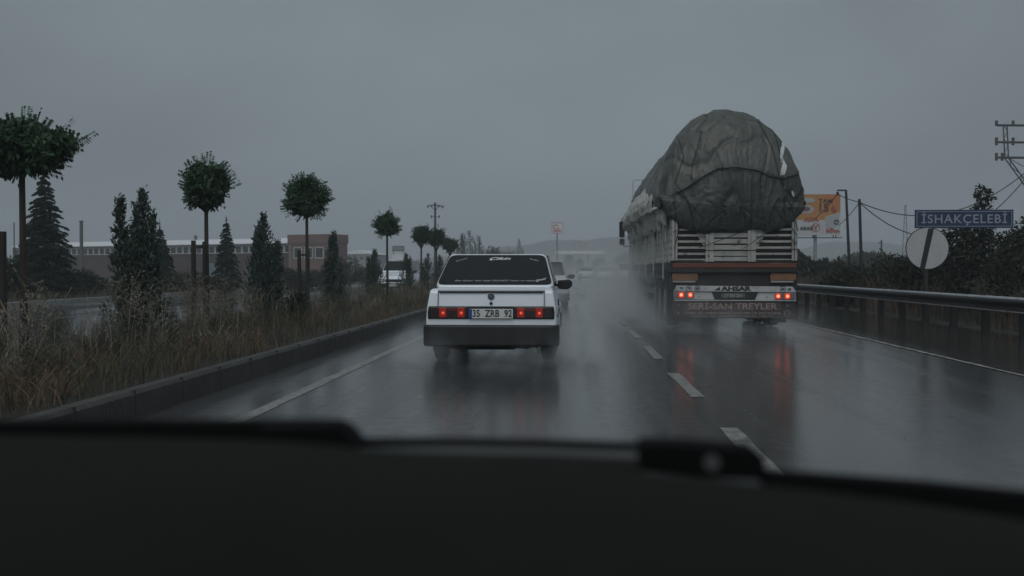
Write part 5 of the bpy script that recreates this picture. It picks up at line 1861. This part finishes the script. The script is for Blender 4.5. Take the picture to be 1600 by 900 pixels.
MB().tube([(x - 1.5 * lk_, -.02, z + 5.2 * lk_), (x - 1.5 * lk_, -.02, z - 4.6 * lk_), (x + .5 * lk_, -.02, z - 4.8 * lk_), (x + 2.6 * lk_, -.02, z - 3.4 * lk_), (x + 3.4 * lk_, -.02, z - .8 * lk_)], .055, 5).tube([(x - 3.6 * lk_, -.02, z + .4 * lk_), (x + 1.8 * lk_, -.02, z + 2.8 * lk_)], .045, 5).tube([(x - 3.6 * lk_, -.02, z - 1.8 * lk_), (x + 1.8 * lk_, -.02, z + .6 * lk_)], .045, 5).build('lettering', m_rust, pn)
bt_('AVA', 1267.5, 343.2, 6.4, m_rust, 1.25, .02)
bt_('ARASI', 1260.3, 357.2, 5.6, m_ink, .98, .01)
bt_('68', 1296, 360.3, 7.4, m_rust, 1.05, .012)
bt_('km', 1307.2, 361.0, 5.6, m_rust, .95, .012)
x, z = bx(1259, 327)
MB().prism([(x + .55 * math.cos(a), z + .28 * math.sin(a)) for a in [PI * k / 12 for k in range(24)]], 'y', -.018, -.011).build('plate_picture', m_pgrey, pn)
MB().prism([(x - .05 + .34 * math.cos(a), z + .02 + .17 * math.sin(a)) for a in [PI * k / 12 for k in range(24)]], 'y', -.024, -.0185).build('food_picture', pmat('poster_plum', (0.16, 0.07, 0.09), .6), pn)
x, z = bx(1262, 313)
MB().prism([(x + .5 * math.cos(a), z + .16 * math.sin(a)) for a in [PI * k / 12 for k in range(24)]], 'y', -.018, -.011).build('pale_patch', m_pgrey, pn)
x, z = bx(1274.5, 355.5)
MB().tube([(x + .27 * math.cos(PI * k / 10), -.015, z + .27 * math.sin(PI * k / 10)) for k in range(21)], .018, 5).tube([(x - .14, -.02, z + .18), (x, -.02, z - .02), (x + .14, -.02, z + .18)], .035, 5).tube([(x, -.02, z), (x, -.02, z - .2)], .045, 5).build('emblem', m_rust, pn)
x, z = bx(1306.8, 347)
MB().tube([(x + .13 * math.cos(PI * k / 10), -.015, z + .13 * math.sin(PI * k / 10)) for k in range(19)], .05, 6).build('emblem', m_polegrey, pn)
cx_, _ = bx(1278.5, 0)
MB().tube([(cx_, .5, 0), (cx_, .5, zb_ + .3)], .115, 12).build('column', m_galv, bill)
_, zc1 = bx(0, 374)
cw = MB().box(xl, xr, -.5, -.46, zc1 - .03, zc1 + .03)
for px in (1210, 1238, 1269, 1271, 1301, 1305):
    x, _ = bx(px, 0)
    cw.box(x - .02, x + .02, -.5, .0, zc1, zc1 + .04).box(x - .03, x + .03, -.5, -.46, zc1 + .0, zb_)
cw.build('catwalk', m_pole, bill)

# ------------------------------------------------------------------ poles and wires on the right
q = at(1324.5, 421, 40)
PA = q.copy()
lp = thing('lamp_post', 'thin dark post with a short arm beside the billboard', 'post', (q.x, 40, 0))
ztp = 1.2 + 121.5 * 40 / 1600
MB().tube([(.12, 0, 0), (0.02, 0, 2.2), (-.08, 0, ztp)], [.065, .055, .045], 8).build('pole', m_pole, lp)
MB().tube([(-.06, 0, ztp), (-.42, 0, ztp)], .03, 6).build('arm', m_pole, lp)
MB().tube([(-.40, 0, ztp - .18), (-.40, 0, ztp - .06)], .05, 6).build('insulator', m_pole, lp)
q = at(1343.5, 421, 38)
PB = q.copy()
lp2 = thing('utility_post', 'plain thin dark post beside the armed post, carrying two cables', 'post', (q.x, 38, 0))
ztp2 = 1.2 + 108 * 38 / 1600
MB().tube([(.1, 0, 0), (-.03, 0, ztp2)], [.07, .05], 8).build('pole', m_pole, lp2)
MB().tube([(-.03, -.06, ztp2 - .12), (-.03, .1, ztp2 - .12)], .035, 6).build('insulator', m_pole, lp2)


def wire(a, b, sag, r, label, name='power_cable'):
    a, b = Vector(a), Vector(b)
    pts = [a.lerp(b, k / 24) + Vector((0, 0, -4 * sag * (k / 24) * (1 - k / 24))) for k in range(25)]
    o = MB().tube(pts, r, 5).build(name, m_wire)
    return tag(o, label, 'cable', 'overhead cables')


WA = Vector((PA.x - .40, 40, ztp - .15))
WB = Vector((PB.x - .03, 38, ztp2 - .12))
wire(WA, WB, .03, .016, 'short cable between the arm post and the plain post')
wire(WB, at(1311, 352, 44), .05, .014, 'cable slanting down from the plain post towards the billboard')
wire(WA, at(1262, 348, 55), .15, .014, 'thin cable crossing the face of the billboard')
RP = 40
tp1, tp2 = at(1611, 262, RP), at(1606, 274, RP)
wire(WB, tp1, 1.05, .018, 'upper of two cables sagging behind the town sign')
wire(WB, tp2 , 1.75, .018, 'lower of two cables sagging behind the round white sign')
wire(at(1574, 245, RP), at(1640, 268, 60), .2, .014, 'thin cable running off from the steel pylon arms')
# steel pylon at the edge
q = at(1620, 421, RP)
py_ = thing('pylon', 'steel power pylon with three crossarms and a slanting strut', 'pylon', (q.x, RP, 0))
def lp_(px, py):
    p = at(px, py, RP)
    return Vector((p.x - q.x, 0, p.z))
a, b, c, d = lp_(1570.5, 194), lp_(1573, 247), lp_(1606, 292), lp_(1622, 421)
d.z = 0
st_ = MB()
for off in (-.07, .07):
    st_.tube([a + Vector((off, 0, 0)), b + Vector((off, 0, 0)), c + Vector((off * 1.2, 0, 0)), d + Vector((off * 2.5, 0, 0))], .028, 5)
for k in range(16):
    t0, t1 = k / 16, (k + 1) / 16
    def on(t):
        if t < .3: return a.lerp(b, t / .3)
        if t < .55: return b.lerp(c, (t - .3) / .25)
        return c.lerp(d, (t - .55) / .45)
    p0_, p1_ = on(t0), on(t1)
    sgn = 1 if k % 2 else -1
    st_.tube([p0_ + Vector((.07 * sgn, 0, 0)), p1_ + Vector((-.07 * sgn, 0, 0))], .015, 4)
st_.build('mast', m_polegrey, py_)
for yy in (195.5, 222, 246):
    l, r_ = lp_(1556, yy), lp_(1660, yy + 1)
    MB().tube([l, r_], .045, 6).build('crossarm', m_polegrey, py_)
    for px in (1557, 1583 if yy < 240 else 1566):
        p = lp_(px, yy)
        MB().tube([p + Vector((0, 0, -.12 if yy > 200 else 0)), p + Vector((0, 0, .17))], .055, 7).build('insulator', m_polegrey, py_)
# faint lattice mast and small pole far right
q = at(1414, 421, 170)
ms = MB()
hh = 1.2 + 99 * 170 / 1600
for s in (-1, 1):
    ms.tube([(s * .55, 0, 0), (s * .08, 0, hh)], .05, 5)
for k in range(18):
    z0, z1 = hh * k / 18, hh * (k + 1) / 18
    w0, w1 = .55 - .47 * k / 18, .55 - .47 * (k + 1) / 18
    s = 1 if k % 2 else -1
    ms.tube([(s * w0, 0, z0), (-s * w1, 0, z1)], .03, 4)
tag(ms.build('lattice_mast', m_polegrey, loc=(q.x, 170, 0)), 'faint tapering lattice mast beyond the round white sign', 'mast')
q = at(1377, 421, 110)
ms = MB().tube([(0, 0, 0), (0, 0, 1.2 + 45 * 110 / 1600)], .08, 6).tube([(-.3, 0, 4.0), (0, 0, 4.02)], .05, 5)
tag(ms.build('small_pole', m_pole, loc=(q.x, 110, 0)), 'small distant pole between the plain post and the round white sign', 'pole')

# ------------------------------------------------------------------ town sign and round sign
SY = 23
m_blue = pmat('sign_blue', (0.013, 0.026, 0.075), .35, var=.15, vscale=3)
m_signtxt = pmat('sign_letters', (0.26, 0.30, 0.36), .5)
m_disc = pmat('sign_disc_white', (0.42, 0.42, 0.43), .5, var=.08, vscale=3)
c = at(1506.5, 342, SY)
s_ = SY / 1600
base = at(1449, 421, SY)
sg = thing('town_sign', 'blue town sign with white letters on a dark post behind the guardrail', 'sign', (base.x, SY, 0))
dx = c.x - base.x
hw, hh = 73.5 * s_, 14 * s_
MB().box(dx - hw, dx + hw, 0, .03, c.z - hh, c.z + hh).build('panel', m_blue, sg, bevel=.006)
bdm = MB()
iw, ih, tk = hw - .035, hh - .035, .012
bdm.box(dx - iw, dx + iw, -.004, -.0005, c.z + ih - tk, c.z + ih).box(dx - iw, dx + iw, -.004, -.0005, c.z - ih, c.z - ih + tk)
bdm.box(dx - iw, dx - iw + tk, -.004, -.0005, c.z - ih + tk, c.z + ih - tk).box(dx + iw - tk, dx + iw, -.004, -.0005, c.z - ih + tk, c.z + ih - tk)
bdm.build('border', m_signtxt, sg)
text('lettering', 'İSHAKÇELEBİ', .27, m_signtxt, sg, (dx, -.004, c.z - .01), xs=1.02, bold=.003, space=1.12)
MB().box(-.055, .02, .035, .095, -.1, c.z + hh * .6).build('post', m_pole, sg)
c2 = at(1449, 388, SY - .12)
rs_ = thing('round_sign', 'round white sign with a black rim and one black stripe', 'sign', (c2.x, SY - .12, 0))
r0 = 32.5 * s_
n_seg = 48
MB().prism(disc(r0, n_seg, 0, c2.z), 'y', 0, .015).build('rim', m_ink, rs_)
MB().prism(disc(r0 - .018, n_seg, 0, c2.z), 'y', -.004, .001).build('face', m_disc, rs_)
st = MB()
w = .062
hT, hB = r0 - .02, -(r0 - .02)
st.prism([(-.10 - w, c2.z + hB * .985), (-.10 + w - .01, c2.z + hB * .985), (.075 + w, c2.z + hT * .97), (.075 - w, c2.z + hT * .97)], 'y', -.009, -.0045)
st.build('stripe', m_ink, rs_)
MB().box(-.05, .03, .02, .07, -.1, c2.z - r0 * .3).build('post', m_pole, rs_)

# ------------------------------------------------------------------ the car the picture is taken from: dashboard edge and wipers
own = thing('dashboard', 'dark blurred dashboard of the viewing car under its wipers', 'dashboard', (0, 0.8, 1.0))
o_loc = Vector((0, 0.8, 1.0))
m_dash = pmat('dashboard_plastic', (0.0095, 0.0102, 0.0072), 0.85, var=0.12, vscale=6, bump=0.15, bscale=120, spec=0.12)
m_wiper = pmat('wiper_black', (0.004, 0.004, 0.004), 0.8, spec=0.1)
m_skylit = pmat('skylit_grey', (0.05, 0.052, 0.050), 0.6, var=0.1)  # light on the bonnet put into this grey
edge = [(-150, 680), (0, 681), (250, 684), (450, 690), (560, 700), (700, 709), (900, 724), (1050, 742), (1200, 758), (1400, 782), (1600, 812), (1750, 838)]
ex, ey = [e[0] for e in edge], [e[1] for e in edge]
nu, nv = 70, 26
V, F = [], []
for i in range(nu + 1):
    px = -150 + 1900 * i / nu
    py = np.interp(px, ex, ey)
    for j in range(nv + 1):
        t = j / nv
        Y = 1.02 - 0.56 * t
        far = at(px, py, 1.02)
        z = far.z - 0.010 * t - 0.085 * t ** 3
        x = far.x * (Y / 1.02) ** 0.35
        V.append((x - o_loc.x, Y - o_loc.y, z - o_loc.z))
top_n = len(V)
for i in range(nu + 1):
    for j in range(nv + 1):
        v = V[i * (nv + 1) + j]
        V.append((v[0], v[1], v[2] - 0.12))
def idx(i, j, b=0):
    return b * top_n + i * (nv + 1) + j
for i in range(nu):
    for j in range(nv):
        F.append((idx(i, j), idx(i, j + 1), idx(i + 1, j + 1), idx(i + 1, j)))
        F.append((idx(i, j, 1), idx(i + 1, j, 1), idx(i + 1, j + 1, 1), idx(i, j + 1, 1)))
    F.append((idx(i, 0), idx(i + 1, 0), idx(i + 1, 0, 1), idx(i, 0, 1)))
    F.append((idx(i, nv), idx(i, nv, 1), idx(i + 1, nv, 1), idx(i + 1, nv)))
for j in range(nv):
    F.append((idx(0, j), idx(0, j, 1), idx(0, j + 1, 1), idx(0, j + 1)))
    F.append((idx(nu, j), idx(nu, j + 1), idx(nu, j + 1, 1), idx(nu, j, 1)))
np_mesh('top_panel', V, F, m_dash, own, smooth=True)

# the wipers lie on the cowl just beyond the glass
wip = thing('wiper', 'near-black blurred wiper arm and blade with a squared end, reaching in from the edge', 'wiper', (0, 1.1, 1.0), 0, 'wipers at rest below the windscreen')
wip2 = thing('wiper', 'blurred wiper arm with a pivot cap and nut, lying across the cowl', 'wiper', (0, 1.1, 1.0), 0, 'wipers at rest below the windscreen')
w_loc = Vector((0, 1.1, 1.0))


def px_prism(pts, Y, th, name, mat, parent, bevel=.003):
    """an outline at its own distance, given real thickness along the road"""
    A = [at(px, py, Y) - w_loc for px, py in pts]
    B = [p + Vector((0, th, 0)) for p in A]
    n = len(A)
    mb = MB().add(A + B, [tuple(range(n)), tuple(range(2 * n - 1, n - 1, -1))] + [(i, (i + 1) % n, (i + 1) % n + n, i + n) for i in range(n)])
    return mb.build(name, mat, parent, bevel=bevel)


px_prism([(-160, 660), (250, 659), (525, 659), (545, 668), (562, 688), (565, 700), (400, 698), (0, 694), (-160, 693)], 1.14, .03, 'blade', m_wiper, wip)
px_prism([(400, 668), (530, 664), (556, 692), (560, 704), (420, 704)], 1.10, .03, 'arm_end', m_wiper, wip)
px_prism([(545, 687), (700, 687), (850, 689), (1010, 695), (1010, 706), (850, 700), (700, 698), (545, 700)], 1.16, .02, 'arm', m_wiper, wip2)
pc = px_prism([(1000, 694), (1060, 694), (1180, 703), (1196, 716), (1200, 752), (1100, 748), (1000, 736)], 1.10, .05, 'pivot_cap', m_wiper, wip2)
nt = at(1112, 723, 1.095) - w_loc
MB().prism([(nt.x + .0085 * math.cos(2 * PI * k / 12), nt.z + .0085 * math.sin(2 * PI * k / 12)) for k in range(12)], 'y', nt.y - .004, nt.y + .003).build('nut', pmat('nut_steel', (0.10, 0.10, 0.10), .5, metal=.5), pc)
px_prism([(1190, 738), (1300, 746), (1450, 757), (1600, 772), (1760, 790), (1760, 848), (1600, 822), (1400, 788), (1190, 760)], 1.12, .03, 'blade', m_wiper, wip2)
cowl = px_prism([(540, 704), (700, 706), (850, 708), (1005, 716), (1005, 745), (850, 730), (700, 722), (540, 716)], 1.20, .05, 'cowl', m_skylit, None)  # added strip standing in for the sky-lit bonnet below the arm
cowl.location = w_loc
tag(cowl, 'added grey strip in the tone of the sky-lit bonnet, between wiper arm and dashboard', 'cowl')

# ------------------------------------------------------------------ spray and haze
def het_spray(scale, thr, gain, stretch, hz):
    def f(t, v):
        tcn = N(t, 'ShaderNodeTexCoord')
        mpn = N(t, 'ShaderNodeMapping')
        mpn.inputs['Scale'].default_value = stretch
        L(t, tcn.outputs['Object'], mpn.inputs[0])
        n = N(t, 'ShaderNodeTexNoise')
        n.inputs['Scale'].default_value = scale
        n.inputs['Detail'].default_value = 2
        L(t, mpn.outputs[0], n.inputs['Vector'])
        # soft falloff towards the box's sides (Generated 0..1), densest low down
        s = N(t, 'ShaderNodeSeparateXYZ')
        L(t, tcn.outputs['Generated'], s.inputs[0])
        def hump(o):
            q = M2('SUBTRACT', o, 0.5, t)
            q = M2('MULTIPLY', q, q, t)
            q = M2('SUBTRACT', 1.0, M2('MULTIPLY', q, 4.0, t), t, True)
            return M2('POWER', q, 1.3, t)
        h = M2('MULTIPLY', hump(s.outputs[0]), hump(s.outputs[1]), t)
        zf = M2('POWER', M2('SUBTRACT', 1.0, s.outputs[2], t, True), hz, t)
        nn = M2('MULTIPLY', M2('SUBTRACT', n.outputs['Fac'], thr, t, True), gain, t)
        L(t, M2('MULTIPLY', M2('MULTIPLY', h, zf, t), nn, t), v.inputs['Density'])
    return f


def spray(label, x0, x1, y0, y1, z1, dens, scale, thr=0.3, stretch=(1, .3, 1), hz=1.5):
    m = volmat('spray_mist', (0.88, 0.92, 0.95), 1.0, het_spray(scale, thr, dens / (0.55 - thr), stretch, hz))
    mb = MB().box(0, x1 - x0, 0, y1 - y0, 0, z1 - 0.012)
    o = mb.build('spray', m, loc=(x0, y0, 0.012))
    return tag(o, label, 'spray', None, 'stuff')


spray('pale spray thrown up along the truck wheels', 0.5, 3.6, 18.5, 42, 2.1, .80, 1.2)
spray('spray hanging over the wet road around the distant cars', -3.3, 7.0, 32, 170, 4.0, .024, .5)
spray('spray behind the kerb-side wheel of the white saloon', -2.35, -1.25, 12.1, 15.5, 0.60, 1.5, 3.0)
spray('spray behind the lane-side wheel of the white saloon', -0.75, 0.55, 12.1, 16.0, 0.70, 1.5, 3.0)
spray('spray between the white saloon and the silver saloon beyond it', -2.7, 1.3, 17.2, 31, 2.0, .22, 1.0)
spray('spray curling out behind the truck rear', 1.2, 5.2, 17.0, 22.0, 0.6, .26, 2.0)

hz = MB().box(-1400, 1400, -60, 1320, -1.2, 70).build('haze', volmat('haze_air', (0.86, 0.92, 0.97), 0.0014))
tag(hz, 'thin grey rain haze over the whole landscape', 'haze', None, 'stuff')
